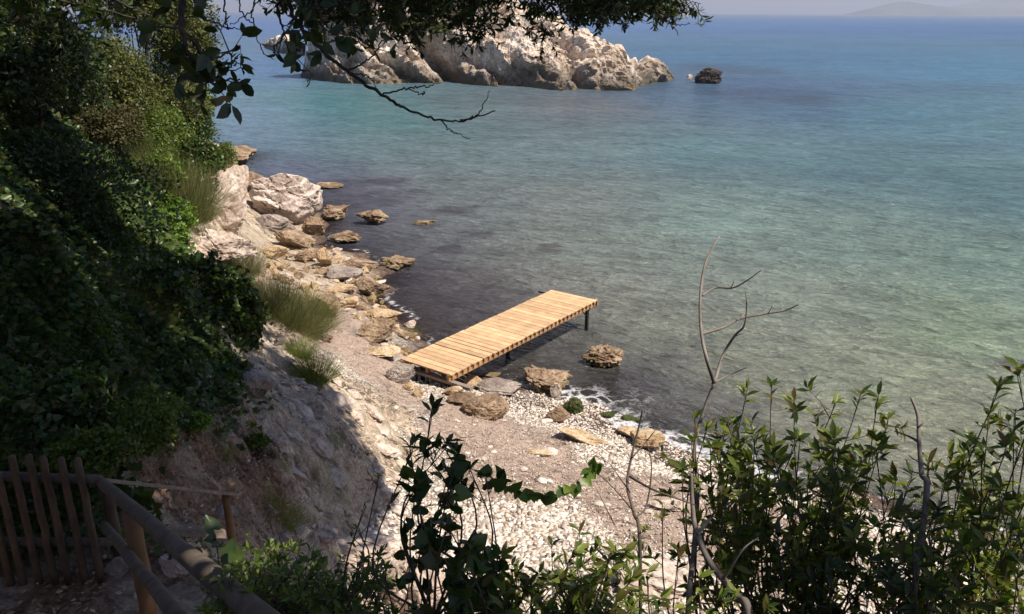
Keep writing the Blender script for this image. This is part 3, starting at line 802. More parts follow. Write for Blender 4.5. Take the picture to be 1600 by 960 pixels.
B_(622, 410, 54, 17, 'thin knobbly brown reef rock lying in shallow water above the jetty', 'rock_brown', 10, .5, knob=.16)
B_(665, 347, 28, 7, 'tiny row of stones just breaking the surface', 'rock_brown', 11, .5, knob=.2, sub=4)
B_(515, 290, 34, 9, 'awash rock with a streak of white foam beside it', 'rock_brown', 12, .4, knob=.1, sub=4)
B_(491, 352, 36, 34, 'brown boulder under the right-hand foot of the largest boulder', 'rock_brown', 13, .3)
B_(458, 373, 84, 36, 'tilted flat brown slab in front of the largest boulder', 'rock_brown', 14, .22, tilt=.35)
B_(428, 352, 60, 26, 'purplish grey slab in the shade of the largest boulder', 'rock_grey', 15, .25, tilt=.25)
B_(430, 393, 44, 30, 'golden brown rock between the tilted slab and the broom bush', 'rock_gold', 16, .25)
B_(508, 403, 30, 32, 'golden square block at the edge of the small tide pool', 'rock_gold', 17, .2)
B_(480, 398, 36, 22, 'brown rock left of the golden square block', 'rock_brown', 18, .25)
B_(562, 410, 64, 20, 'long brown ledge with a white tip on the waterline', 'rock_brown', 19, .25, tilt=.12)
B_(537, 428, 62, 26, 'dark grey flat slab resting against the long brown ledge', 'rock_grey', 20, .14, tilt=.15)
B_(577, 447, 58, 34, 'brown wedge-shaped rock at the outer end of the boulder bank', 'rock_brown', 21, .3, tilt=.4)
B_(533, 451, 46, 14, 'flat golden slab under the dark grey slab', 'rock_gold', 22, .2)
B_(563, 454, 28, 14, 'small dark wet stone beside the brown wedge-shaped rock', 'rock_grey', 23, .2)
B_(545, 472, 40, 20, 'golden angular stone on the bank above the seagrass drift', 'rock_gold', 24, .25)
B_(508, 478, 46, 36, 'smooth brown mound of rock beside the lower broom bush', 'rock_brown', 25, .15, facets=3)
B_(592, 492, 70, 30, 'rough golden brown ledge covered with small stones above the jetty', 'rock_gold', 26, .35, knob=.08)
B_(590, 518, 64, 42, 'rounded brown boulder topped with grey dry seagrass', 'rock_brown', 27, .2)
B_(512, 529, 18, 16, 'small brown stone alone in the dry seagrass drift', 'rock_brown', 28, .2, sub=4)
B_(627, 585, 40, 30, 'grey-brown rounded boulder beside the shore end of the jetty', 'rock_grey', 29, .15, facets=3)
B_(600, 550, 60, 22, 'flat pale yellow rock left of the grey-brown rounded boulder', 'rock_gold', 30, .25)
B_(655, 613, 17, 18, 'small yellow block under the shore end of the jetty', 'rock_gold', 31, .2, sub=4)
B_(640, 604, 18, 12, 'small yellow stone left of the yellow block', 'rock_gold', 32, .2, sub=4)
B_(945, 557, 58, 30, 'knobbly pale brown rock in the water beyond the jetty leg', 'rock_brown', 35, .35, knob=.12, facets=5, depth=.7, cut=(.6, .85))
B_(850, 592, 86, 42, 'rough crusty brown rock wrapped in seaweed at the waterline', 'rock_brown', 34, .45, knob=.14)
B_(784, 604, 72, 26, 'smooth greenish flat boulder between jetty and crusty rock', 'rock_grey', 35, .14, facets=4)
B_(739, 597, 24, 18, 'small round orange-brown stone at the end of the grey timber', 'rock_gold', 36, .12, facets=2, sub=4)
B_(756, 636, 64, 40, 'smooth rounded brown boulder sitting on the white shingle', 'rock_brown', 37, .16, facets=4)
B_(718, 622, 46, 24, 'brown boulder touching the smooth rounded boulder on its left', 'rock_brown', 38, .2)
B_(707, 611, 30, 18, 'yellowish stone under the grey timber of the jetty', 'rock_gold', 39, .2, sub=4)
B_(770, 586, 34, 12, 'brown rock half drowned under the jetty edge', 'rock_brown', 40, .2, sub=4)
B_(894, 636, 26, 22, 'round dark green mossy stone in the surf', 'rock_moss', 41, .35, facets=4, knob=.08)
B_(951, 648, 18, 10, 'small green mossy stone in the foam', 'rock_moss', 42, .35, facets=4, knob=.1)
B_(983, 652, 34, 10, 'low green weed-covered rock in front of the yellow ledge', 'rock_moss', 43, .3, knob=.1, sub=4)
B_(985, 676, 42, 20, 'yellow sandstone slab on the seaward side of the surf ledge', 'rock_gold', 44, .18)
B_(1010, 688, 56, 36, 'biggest yellow sandstone block in the surf', 'rock_gold', 45, .18)
B_(912, 683, 96, 20, 'long yellow-brown ledge lying diagonally between shingle and wrack', 'rock_gold', 46, .25, tilt=.28)
B_(868, 648, 34, 26, 'brown stone at the upper end of the dark seaweed wrack', 'rock_brown', 47, .25)
B_(848, 706, 46, 12, 'flat yellow rock flush with the reddish seagrass litter', 'rock_gold', 48, .15)
B_(1050, 788, 70, 22, 'white flat slab on the shingle behind the bare twigs', 'rock_pale', 49, .15)
B_(868, 612, 18, 26, 'upright pale stone leaning on the crusty rock', 'rock_pale', 50, .2, sub=4)
B_(470, 830, 34, 24, 'rounded orange-grey stone beside the foot of the path', 'rock_pale', 51, .2)
B_(505, 836, 46, 30, 'cracked pinkish stone at the foot of the grey slab', 'rock_pale', 52, .25)
B_(440, 842, 34, 22, 'pale grey stone nearest the handrail post', 'rock_grey', 53, .2)
B_(555, 862, 140, 44, 'long grey rock shelf above the green weeds', 'rock_pale', 54, .2, depth=.6, tilt=.15)
B_(652, 930, 110, 90, 'pale wrinkled rock at the bottom edge, left of the climbing vine', 'rock_pale', 55, .22)
B_(1030, 905, 130, 60, 'grey-white grooved rock behind the young red shoots', 'rock_pale', 56, .22)
B_(392, 603, 60, 44, 'large rounded grey boulder in the shade under the ivy', 'rock_grey', 57, .15)
B_(352, 806, 40, 26, 'small grey rock on the bank beside the handrail post', 'rock_grey', 58, .2, sub=4)
B_(187, 888, 34, 30, 'dark square stone at the foot of the log fence post', 'rock_grey', 59, .15, sub=4)
B_(227, 927, 26, 12, 'small pale stone on the dark path', 'rock_pale', 60, .15, sub=4)
B_(275, 880, 60, 40, 'pink-grey rock in a patch of sun behind the log rail', 'rock_pale', 61, .25)
pr_ = np.random.default_rng(77)
for i, (u, v) in enumerate([(505, 585), (530, 600), (555, 618), (575, 640), (590, 668), (560, 655), (600, 700), (585, 725), (610, 740), (548, 632), (600, 770), (525, 625), (470, 640), (430, 690), (500, 700), (460, 740), (520, 740)]):
    p = hit(u, v); V, F = rock_shape(4, np.array([pr_.uniform(.25, .45), pr_.uniform(.15, .28), pr_.uniform(.07, .12)]), 800 + i, .25, 12, 0, (.4, .8))
    c_, s_ = math.cos(.55), math.sin(.55)
    V = V @ np.array([[c_, 0, -s_], [0, 1, 0], [s_, 0, c_]])
    o = mesh_obj('rock_plate', V, [F], M['rock_pale'], smooth=False); o.location = (p[0], p[1], p[2]); o.rotation_euler = (pr_.uniform(-.2, .2), pr_.uniform(-.15, .15), -.35 + pr_.uniform(-.3, .3))
    set_props(o, 'flat broken cream plate lying on the sloping rock slab', 'rock', 'broken plates on the sloping rock slab')
# loose stones of the bank between the big boulders and the jetty
bank = [(395, 405), (440, 395), (520, 380), (600, 440), (600, 480), (655, 520), (640, 590), (590, 560), (560, 500), (500, 480), (440, 470), (400, 440)]
protos = []
rr = np.random.default_rng(5)
cnt = 0
while cnt < 240:
    u, v = rr.uniform(385, 665), rr.uniform(380, 600)
    if not inpoly(np.array([u]), np.array([v]), bank)[0]: continue
    p = hit(u, v)
    if p[2] < -.05: continue
    r = rr.uniform(.08, .34) * rr.uniform(.6, 1.1)
    k = ['rock_gold', 'rock_brown', 'rock_pale', 'rock_brown'][cnt % 4]
    if cnt < 12:
        V, F = rock_shape(4, np.array([1, rr.uniform(.6, .9), rr.uniform(.45, .7)]), 300 + cnt, .22, 12, 0, (.4, .8))
        o = mesh_obj('loose_stone', V, [F], M[k], smooth=False); protos.append((o, k))
    else:
        o = protos[int(rr.integers(12))][0].copy(); COL.objects.link(o)
    o.location = (p[0], p[1], p[2] + r * .15); o.scale = (r, r, r); o.rotation_euler = (rr.uniform(-.3, .3), rr.uniform(-.3, .3), rr.uniform(0, 6.28))
    set_props(o, 'small angular stone on the boulder bank between the big boulders and the jetty', 'stone', 'loose stones on the boulder bank')
    cnt += 1

# larger white cobbles, then the shingle
COB = gpoly([(600, 620), (700, 640), (820, 640), (960, 720), (1000, 700), (1100, 740), (1300, 790), (1350, 957), (640, 957), (600, 860), (590, 800), (640, 720)])
cbx = np.array(COB); lo, hi = cbx.min(0), cbx.max(0)
protos = []; cnt = 0
while cnt < 170:
    x, y = rr.uniform(lo[0], hi[0]), rr.uniform(lo[1], hi[1])
    if not inpoly(np.array([x]), np.array([y]), COB)[0]: continue
    z = height(np.array([x]), np.array([y]))[0]
    if z > 1.8 or z < .03: continue
    r = rr.uniform(.045, .09) if cnt % 9 else rr.uniform(.1, .17)
    if cnt < 10:
        V, F = rock_shape(3, np.array([1, rr.uniform(.65, .95), rr.uniform(.4, .6)]), 500 + cnt, .14, 3)
        o = mesh_obj('cobble', V, [F], M['cobble']); protos.append(o)
    else:
        o = protos[int(rr.integers(10))].copy(); COL.objects.link(o)
    o.location = (x, y, z + r * .12); o.scale = (r, r, r); o.rotation_euler = (rr.uniform(-.2, .2), rr.uniform(-.2, .2), rr.uniform(0, 6.28))
    set_props(o, 'larger pale cobble lying among the white beach pebbles', 'cobble', 'cobbles on the shingle beach')
    cnt += 1
# shingle
def pebbles():
    m, n, l = nm('pebbles')
    g = N(n, 'ShaderNodeNewGeometry')
    r = ramp(n, [(0, (.20, .155, .125)), (.16, (.38, .30, .24)), (.38, (.54, .46, .39)), (.6, (.68, .61, .53)), (.84, (.80, .75, .68)), (1, (.45, .32, .22))]); l.new(g.outputs['Random Per Island'], r.inputs[0])
    nz = noise(n, l, g.outputs['Position'], 30, 3)
    rz = ramp(n, [(.3, .8), (.7, 1.08)]); l.new(nz, rz.inputs[0])
    out(n, l, principled(n, l, mixc(n, l, 1.0, r.outputs[0], rz.outputs[0], 'MULTIPLY'), .8, .2).outputs[0])
    V0, F0 = ICO[1]
    n_ = 85000
    x = rng.uniform(lo[0] - 1.5, hi[0] + 1, n_); y = rng.uniform(lo[1] - .5, hi[1] + 1.5, n_)
    z = height(x, y); sd = shore_sd(x, y)
    litk = np.zeros(n_)
    for k, pl in enumerate(LIT): litk = np.maximum(litk, polyblur(x, y, pl, .35, 3 + k))
    dens = sstep(2.0, 1.35, z) * (sd > -.5) * (1 - .80 * litk) * (.55 + .45 * sstep(-.4, .3, fbm(p3(x, y), .9, 3, 91)))
    dens *= np.where(sd < 1.0, .6, 1) * (1 - .96 * polyblur(x, y, SLAB, .22, 88))
    k = rng.uniform(size=n_) < dens
    x, y, z = x[k], y[k], z[k]; n_ = len(x)
    s = .014 + .042 * rng.beta(1.4, 3.4, n_) + .012 * (y < 15); s = s * (1 - .45 * litk[k])
    s *= 1 + .4 * fbm(p3(x, y), .5, 2, 44)
    a = rng.uniform(0, 6.28, n_); ca, sa = np.cos(a), np.sin(a)
    v = V0[None] * (1 + .22 * rng.normal(size=(n_, len(V0), 1)).clip(-1.5, 1.5))
    v = v * np.stack([np.ones(n_) * 1.15, rng.uniform(.65, 1, n_), rng.uniform(.4, .7, n_)], -1)[:, None] * s[:, None, None]
    vx = v[..., 0] * ca[:, None] - v[..., 1] * sa[:, None]; vy = v[..., 0] * sa[:, None] + v[..., 1] * ca[:, None]
    V = np.stack([vx + x[:, None], vy + y[:, None], v[..., 2] + (z + s * .16)[:, None]], -1).reshape(-1, 3)
    F = (F0[None] + (np.arange(n_) * len(V0))[:, None, None]).reshape(-1, 3)
    o = mesh_obj('pebbles', V, [F], m); set_props(o, 'white and cream shingle covering the beach', 'pebbles', kind='stuff')
pebbles()
def debris():
    m = M['rock_pale']; V0, F0 = ICO[1]; n_ = 9000
    x = rng.uniform(-8, -1.5, n_); y = rng.uniform(6.5, 22, n_); z = height(x, y)
    k = (z > 1.0) & (z < 5.5) & (rng.uniform(size=n_) < .25 + .75 * sstep(0, .5, fbm(p3(x, y), .8, 3, 71)))
    x, y, z = x[k], y[k], z[k]; n_ = len(x)
    s_ = .015 + .06 * rng.beta(1.2, 6, n_)
    v = V0[None] * (1 + .35 * rng.normal(size=(n_, len(V0), 1)).clip(-1.5, 1.5)) * np.stack([np.ones(n_) * 1.3, rng.uniform(.5, 1, n_), rng.uniform(.35, .7, n_)], -1)[:, None] * s_[:, None, None]
    a = rng.uniform(0, 6.28, n_); ca, sa = np.cos(a)[:, None], np.sin(a)[:, None]
    V = np.stack([v[..., 0] * ca - v[..., 1] * sa + x[:, None], v[..., 0] * sa + v[..., 1] * ca + y[:, None], v[..., 2] + z[:, None] + .01], -1).reshape(-1, 3)
    o = mesh_obj('rubble', V, [(F0[None] + (np.arange(n_) * len(V0))[:, None, None]).reshape(-1, 3)], m, smooth=False)
    set_props(o, 'small broken stone crumbs scattered on the rock slab and bank', 'rubble', kind='stuff')
debris()
def seagrass():
    mat = leaf_mat('dry_seagrass', [(.15, .10, .075), (.28, .20, .155), (.46, .37, .30), (.62, .54, .47)], .05, .8, .1)
    b = MB(); n_ = 60000
    x = rng.uniform(-8, 8, n_); y = rng.uniform(10, 26, n_)
    w = np.zeros(n_)
    for k, pl in enumerate(LIT): w = np.maximum(w, polyblur(x, y, pl, .35, 3 + k))
    k = rng.uniform(size=n_) < w; x, y = x[k], y[k]; n_ = len(x)
    P = np.stack([x, y, height(x, y) + rng.uniform(.0, .03, n_) + .02], -1)
    a = rng.uniform(0, 6.28, n_)
    D = np.stack([np.cos(a), np.sin(a), rng.uniform(-.15, .3, n_)], -1)
    b.leaves(P, D, p3(0 * x, 0 * x, 1) + .4 * rdir(n_), rng.uniform(.05, .14, n_), 'blade', np.full(n_, 2.2))
    o = b.build('dry_seagrass', mat); set_props(o, 'pinkish brown dry seagrass litter strewn over the beach', 'seagrass', kind='stuff')
seagrass()

# ------------------------------------------------------------------ islet
def islet(name, outline, front, back, label, seed, mat, nx=420, nv=110, amp=1.0, cat='islet'):
    """outline: (u, v_top); front: (u, v_waterline)"""
    u0, u1 = outline[0][0], outline[-1][0]
    us = np.linspace(u0, u1, nx)
    vt = np.interp(us, *zip(*outline)); vf = np.interp(us, *zip(*front))
    fr = np.array([atz(u, v, 0) for u, v in zip(us, vf)])
    depth = back * np.clip(np.sin(np.linspace(.03, np.pi - .03, nx)) ** .6, .05, 1)
    H = np.array([aty(u, v, f[1] + d * .45)[2] for u, v, f, d in zip(us, vt, fr, depth)])
    H = np.maximum(H, .15)
    t = np.linspace(0, 1, nv)
    # profile front -> crest -> back, with a near vertical waterline notch
    py = np.interp(t, [0, .06, .18, .5, .62, .8, 1.0], [0.0, .03, .10, .42, .55, .85, 1.0])
    pz = np.interp(t, [0, .06, .18, .5, .62, .8, 1.0], [-.25, .0, .35, 1.0, 1.0, .7, -.25])
    X = fr[:, 0][None] + 0 * t[:, None]
    Y = fr[:, 1][None] + depth[None] * py[:, None]
    Z = H[None] * np.maximum(pz, 0)[:, None] + np.minimum(pz, 0)[:, None] * 6
    V = np.stack([X, Y, Z], -1).reshape(-1, 3)
    # tilted strata + rough weathering along the outward normal
    nrm = np.stack([.15 * np.ones(len(V)), np.where(np.repeat(py, nx) < .45, -1, .6), np.full(len(V), .5)], -1)
    nrm = unit(nrm)
    st = V[:, 0] * .42 + V[:, 2] * .9
    strata = fbm(np.stack([st * .55, V[:, 1] * .08, (V[:, 0] * .9 - V[:, 2] * .42) * .06], -1), 1.0, 4, seed)
    fadez = sstep(-2, .6, V[:, 2])[:, None]
    wv = st * .26 + .5 * fbm(V, .10, 4, seed + 2); fc = wv - np.floor(wv); ledge = fc - sstep(.80, 1.0, fc)
    bil = np.abs(fbm(V, .2, 4, seed + 9, .45)); bil2 = np.abs(fbm(V, .8, 4, seed + 19, .6))
    d = amp * (1.3 * strata + 3.6 * ledge + 2.6 * bil + .55 * bil2 + .8 * fbm(V, .5, 3, seed + 33) + .20 * ridged(V, 1.1, 4, seed + 4) + .12 * fbm(V, 2.2, 3, seed + 40) - 1.6)
    if nx > 200:
        for cu, wd_, dp_, zt_, sl_ in ((712, 1.5, 5.5, 9, .9), (822, 3.2, 3.0, 4.5, .3), (905, 1.2, 2.6, 6, .5), (650, 1.0, 2.2, 7, 1.4), (560, .9, 1.8, 5, .8)):
            xc = atz(cu, 132, 0)[0]
            d = d - dp_ * np.exp(-((V[:, 0] - xc + sl_ * V[:, 2]) / wd_) ** 2) * sstep(zt_, zt_ * .5, V[:, 2])
    V = V + nrm * d[:, None] * fadez
    o = mesh_obj(name, V, [grid_faces(nx, nv)], mat, smooth=False); return set_props(o, label, cat)
M['islet'] = rock_mat('islet_rock', [(.44, .33, .24), (.66, .54, .44), (.80, .73, .65)], .22, .65, algae=(-.2, .7, (.24, .17, .08)), dark=(.9, 3.8, (.10, .08, .06)), bumpd=.9, cracks=.22)
isl = islet('islet', [(470, 112), (482, 60), (492, 18), (520, -12), (600, -35), (700, -30), (780, -5), (830, 22), (870, 44), (900, 53), (930, 58), (955, 66), (970, 86), (985, 106), (1000, 110), (1006, 106), (1020, 95), (1032, 101), (1045, 112), (1057, 122)],
            [(470, 120), (520, 128), (570, 132), (640, 131), (700, 130), (760, 134), (800, 138), (870, 142), (990, 141), (1012, 131), (1057, 124)], 34,
            'big pale limestone islet with diagonal rock layers across the bay', 3, M['islet'], amp=.6)
islet('skerry', [(413, 70), (420, 62), (440, 58), (455, 66), (474, 74)], [(413, 74), (440, 84), (474, 88)], 9, 'small pale skerry left of and behind the big islet', 13, M['islet'], 80, 30, .45, 'skerry')
M['rock_black'] = rock_mat('rock_black', [(.035, .028, .022), (.07, .055, .045), (.14, .11, .09)], .7, .6, bumpd=.3)
B_(1107, 121, 34, 20, 'dark jagged rock standing in the sea right of the islet', 'rock_black', 73, .3, knob=.14, facets=3, depth=.6, cut=(.7, .9), name='sea_rock', cat='rock')
B_(1078, 121, 10, 8, 'tiny brown and white rock between the islet and the dark jagged rock', 'rock_pale', 72, .3, name='sea_rock', cat='rock', sub=4)

# ------------------------------------------------------------------ foliage builders
def foliage(b, lobes, n, L, kind='small', jitter=.8, droop=0.0, flat=.4, seed=0):
    """leaves through the shell of several lobes; lobes: (c, (rx,ry,rz))"""
    r = np.random.default_rng(seed)
    vol = np.array([(l[1][0] * l[1][1] * l[1][2]) ** .66 for l in lobes]); vol /= vol.sum()
    for (c, rad), f in zip(lobes, vol):
        k = max(8, int(n * f)); d = rdir(k, r); d[:, 2] = np.where(d[:, 2] < -.5, -d[:, 2], d[:, 2]); d = unit(d)
        nn = fbm(d + np.array(c), 2.2, 3, seed + 5)
        rr_ = (1 + .30 * nn) * (1 - .45 * r.beta(1, 2.2, k))
        keep = nn > -.55
        P = np.array(c) + d * np.array(rad) * rr_[:, None]
        P, d = P[keep], d[keep]; k = len(P)
        D = unit(d * .5 + rdir(k, r) * jitter + np.array([0, 0, -droop]))
        U = unit(d * (1 - flat) + np.array([0, 0, flat]) + rdir(k, r) * .7)
        b.leaves(P, D, U, L * r.uniform(.6, 1.25, k), kind)
def lobes_in(c, R, k, rs, seed):
    r = np.random.default_rng(seed); out_ = []
    for i in range(k):
        d = rdir(1, r)[0]; d[2] = abs(d[2]) * .9 - .15
        cc = np.array(c) + d * np.array(R) * r.uniform(.35, .8)
        q = rs * r.uniform(.75, 1.25)
        out_.append((cc, (q * R[0], q * R[1], q * R[2])))
    return out_
def bush(u, v, D, w, h, label, cat, name, mat, n, L, kind='small', k=7, seed=0, stems=6, dep=.8, group=None, droop=0, stemmat='bark'):
    """a bush whose middle is seen at (u,v) at distance D, w x h photo pixels"""
    c = atd(u, v, D); R = np.array([w / 2, w / 2 * dep, h / 2]) / FPX * D
    g = float(height(np.array([c[0]]), np.array([c[1]]))[0])
    base = np.array([c[0], c[1], min(g, c[2] - R[2] * .6)])
    root = empty(name, base, label, cat, group)
    b = MB(); foliage(b, lobes_in(c, R, k, .52, seed) + [(c, tuple(R * .62))], n, L, kind, seed=seed, droop=droop)
    b.build('crown', M[mat], root)
    t = MB(); r = np.random.default_rng(seed)
    for i in range(stems):
        e = c + rdir(1, r)[0] * R * .6
        mid = (base + e) / 2 + r.normal(size=3) * R * .12
        t.tube(curve([base + r.normal(size=3) * .05, mid, e], 9), np.linspace(.03 * max(1, R[2]), .008, 9)[:len(curve([base, mid, e], 9))], 6)
    t.build('trunk', M[stemmat], root)
    return root
# woodland and scrub on the headland
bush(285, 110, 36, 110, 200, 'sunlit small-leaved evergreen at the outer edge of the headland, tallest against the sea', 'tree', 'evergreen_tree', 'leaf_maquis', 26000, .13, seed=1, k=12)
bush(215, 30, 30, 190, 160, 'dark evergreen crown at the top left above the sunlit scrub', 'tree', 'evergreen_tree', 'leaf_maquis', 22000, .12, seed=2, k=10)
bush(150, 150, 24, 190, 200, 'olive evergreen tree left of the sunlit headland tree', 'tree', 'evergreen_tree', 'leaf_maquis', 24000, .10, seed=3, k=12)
bush(40, 130, 17, 220, 260, 'shaded evergreen tree at the left edge behind the leaning trunk', 'tree', 'evergreen_tree', 'leaf_dark_shade', 20000, .10, seed=4, k=10)
bush(230, 230, 27, 150, 130, 'round mid green bush halfway up the headland', 'bush', 'bush', 'leaf_weed', 18000, .10, seed=5, k=9)
bush(295, 215, 32, 70, 110, 'dark bush overhanging the sea below the headland tree', 'bush', 'bush', 'leaf_ivy', 9000, .11, seed=6, k=6)
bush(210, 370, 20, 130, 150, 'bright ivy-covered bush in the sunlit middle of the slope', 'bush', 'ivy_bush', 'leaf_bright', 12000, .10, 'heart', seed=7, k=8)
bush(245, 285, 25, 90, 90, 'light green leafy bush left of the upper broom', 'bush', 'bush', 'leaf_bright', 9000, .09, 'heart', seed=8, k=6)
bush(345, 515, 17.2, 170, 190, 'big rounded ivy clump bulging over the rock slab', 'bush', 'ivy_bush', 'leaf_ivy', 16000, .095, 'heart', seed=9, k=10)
bush(90, 330, 15.5, 230, 220, 'dark shaded bush on the slope at the left edge', 'bush', 'bush', 'leaf_dark_shade', 15000, .09, seed=10, k=9)
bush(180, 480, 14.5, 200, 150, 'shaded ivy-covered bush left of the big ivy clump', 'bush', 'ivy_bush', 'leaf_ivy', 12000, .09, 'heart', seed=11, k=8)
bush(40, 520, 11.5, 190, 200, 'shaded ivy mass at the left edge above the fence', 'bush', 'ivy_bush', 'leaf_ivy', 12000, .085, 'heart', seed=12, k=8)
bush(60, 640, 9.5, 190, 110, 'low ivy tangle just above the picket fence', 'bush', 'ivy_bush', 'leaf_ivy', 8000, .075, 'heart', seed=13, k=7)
bush(180, 680, 9.3, 150, 90, 'leafy green weeds behind the fence rail', 'bush', 'bush', 'leaf_weed', 7000, .06, 'small', seed=14, k=7)
bush(350, 250, 40, 40, 60, 'yellowish low scrub on the rocks by the far point', 'bush', 'bush', 'leaf_weed', 2500, .10, seed=15, k=4)
bush(240, 170, 30, 130, 120, 'grey-green scrub between the two sunlit trees', 'bush', 'bush', 'leaf_maquis', 12000, .11, seed=16, k=7)
M['leaf_dry'] = leaf_mat('dry_leaf', [(.05, .05, .02), (.08, .075, .03), (.12, .10, .045)], .25, .6, .2)
bush(165, 215, 21, 90, 100, 'brownish dry scrub among the evergreens on the upper slope', 'bush', 'bush', 'leaf_dry', 6000, .08, seed=17, k=6)
bush(265, 350, 23, 80, 80, 'sunlit yellow-green bush just left of the upper broom foot', 'bush', 'bush', 'leaf_bright', 8000, .09, 'ivy', seed=18, k=6)
bush(310, 165, 34, 60, 70, 'sunlit olive tuft of scrub on the seaward rim of the headland', 'bush', 'bush', 'leaf_weed', 5000, .12, seed=19, k=5)
bush(240, 420, 18, 90, 70, 'light green leafy bush above the big ivy clump', 'bush', 'bush', 'leaf_weed', 6000, .08, 'ivy', seed=20, k=6)
bush(230, 640, 10.5, 110, 60, 'small yellow-flecked bush on the bank between ivy and path', 'bush', 'bush', 'leaf_weed', 2600, .06, 'small', seed=23, k=5)
bush(300, 262, 30, 90, 90, 'leafy green bush between the upper broom and the headland tree', 'bush', 'bush', 'leaf_ivy', 8000, .10, 'ivy', seed=24, k=6)
bush(335, 262, 36, 50, 60, 'small green bush at the cliff edge above the white slab', 'bush', 'bush', 'leaf_weed', 4000, .11, seed=26, k=5)
bush(140, 715, 8.6, 130, 70, 'bright green weeds just behind the fence top at its right end', 'bush', 'bush', 'leaf_weed', 4200, .05, 'ivy', seed=27, k=6)
hd = lambda u, v: float(np.linalg.norm(hit(u, v) - [0, 0, CAM_Z])) - .12
bush(300, 665, hd(300, 670), 60, 36, 'small bright tuft of leaves on the bank under the ivy', 'bush', 'bush', 'leaf_bright', 900, .05, 'ivy', seed=28, k=4, stems=3)
bush(405, 690, hd(405, 695), 50, 28, 'small low green plant in the middle of the shaded slab', 'bush', 'bush', 'leaf_weed', 700, .05, 'ivy', seed=29, k=4, stems=3)
# ivy and ground cover over the whole slope
def cover():
    b = MB(); n_ = 330000
    y = np.exp(rng.uniform(math.log(5.8), math.log(50), n_)); x = -2.5 - rng.uniform(0, 1, n_) * np.maximum(y * .72 - 1.5, .5)
    z = height(x, y); sd = shore_sd(x, y)
    d = sstep(4.4, 5.4, z + .9 * fbm(p3(x, y), .35, 3, 21)) * (x < -2.5 - .0 * y)
    path = polyblur(x, y, IVYGAP, .5, 11)
    d *= (1 - .93 * path) * np.where(np.hypot(x, y) < 7.5, .15, 1)
    k = rng.uniform(size=n_) < d; x, y, z = x[k], y[k], z[k]; n_ = len(x)
    off = .12 + .35 * np.abs(fbm(p3(x, y), .9, 3, 33)) * rng.uniform(.3, 1, n_)
    b.leaves(np.stack([x, y, z + off], -1), rdir(n_) * [1, 1, .5] + [.3, -.3, 0], unit(rdir(n_) * .7 + [.4, -.4, .8]), (.065 + .0035 * y) * rng.uniform(.6, 1.3, n_), 'ivy')
    o = b.build('ivy_ground_cover', M['leaf_ivy']); set_props(o, 'ivy and creepers carpeting the steep headland slope', 'ivy', kind='stuff')
cover()
def tuft(u, v, w, h, n, label, name, mat, seed, lean=0.0, D=None, L=1.0, stiff=.7, cat='bush', width=1.0):
    n = int(n * (2.4 if mat == 'broom' else 1.6))
    """grass or broom: many arching blades from one foot; (u,v) is the foot"""
    base = hit(u, v) if D is None else atd(u, v, D)
    D = np.linalg.norm(base - [0, 0, CAM_Z]); r = np.random.default_rng(seed)
    if mat == 'broom': w, h = w * .8, h * .82
    H = h / FPX * D; W = w / 2 / FPX * D
    b = MB()
    a = r.uniform(0, 6.28, n); q = np.sqrt(r.uniform(0, 1, n))
    ft_ = .9 if mat == 'broom' else .45
    a2 = a + r.normal(size=n) * .5
    foot = np.stack([np.cos(a2) * W * ft_ * q, np.sin(a2) * W * ft_ * q, np.zeros(n)], -1) + base
    foot[:, 2] = np.maximum(height(foot[:, 0], foot[:, 1]), base[2] - .3) - .03
    tipd = np.stack([np.cos(a) * W * q * (.55 if mat == 'broom' else 1) + lean * H + (r.normal(size=n) * .12 * H if mat == 'broom' else 0), np.sin(a) * W * q * (.55 if mat == 'broom' else 1), H * (1 - stiff * .5 * q ** 2) * r.uniform(.35 if mat == 'broom' else .5, 1.1, n)], -1)
    for f0, f1 in ((0, .5), (.45, 1.0)):
        sag = np.array([0, 0, -.10 * H])
        pa = foot + tipd * f0 + sag * f0 ** 2; pb = foot + tipd * f1 + sag * f1 ** 2
        pb = pb + r.normal(size=(n, 3)) * (.07 if mat == 'broom' else .03) * H
        d = pb - pa; ln = np.linalg.norm(d, axis=1)
        b.leaves(pa, d, unit(rdir(n, r) + [0, -1, .3]), ln, 'blade', np.full(n, width * (.11 if mat == 'broom' else .22)))
    root = empty(name, base, label, cat)
    b.build('blades' if name == 'grass_tuft' else 'twigs', M[mat], root)
    return root
tuft(278, 330, 125, 135, 2000, 'tall feathery broom bush in the sun at the cliff edge, uppermost of three', 'broom_bush', 'broom', 1, D=25, width=1.6)
tuft(362, 415, 105, 76, 1500, 'olive feathery broom bush in front of the white rocks', 'broom_bush', 'broom', 2, width=1.6)
tuft(450, 510, 130, 105, 2400, 'feathery broom bush beside the dry seagrass drift, nearest the jetty', 'broom_bush', 'broom', 3, lean=.15, width=1.4)
tuft(492, 590, 70, 56, 900, 'bright green grass tuft at the top of the sunlit slab', 'grass_tuft', 'grass', 4, cat='grass', width=1.3)
tuft(470, 560, 50, 46, 600, 'green grass tuft under the lowest broom bush', 'grass_tuft', 'grass', 14, cat='grass', width=1.3)
tuft(390, 455, 50, 60, 500, 'thin grass at the left foot of the lowest broom bush', 'grass_tuft', 'broom', 5, cat='grass')
tuft(520, 690, 40, 26, 300, 'dark grass tuft on the shaded slab, farthest right', 'grass_tuft', 'grass', 6, cat='grass')
tuft(395, 680, 46, 24, 300, 'dark grass tuft below the grey boulder under the ivy', 'grass_tuft', 'grass', 7, cat='grass')
tuft(440, 725, 30, 28, 250, 'yellow-green grass tuft in the middle of the shaded slab', 'grass_tuft', 'grass', 8, cat='grass')
tuft(500, 745, 46, 24, 300, 'wispy grass tuft low on the shaded slab', 'grass_tuft', 'grass', 9, cat='grass')
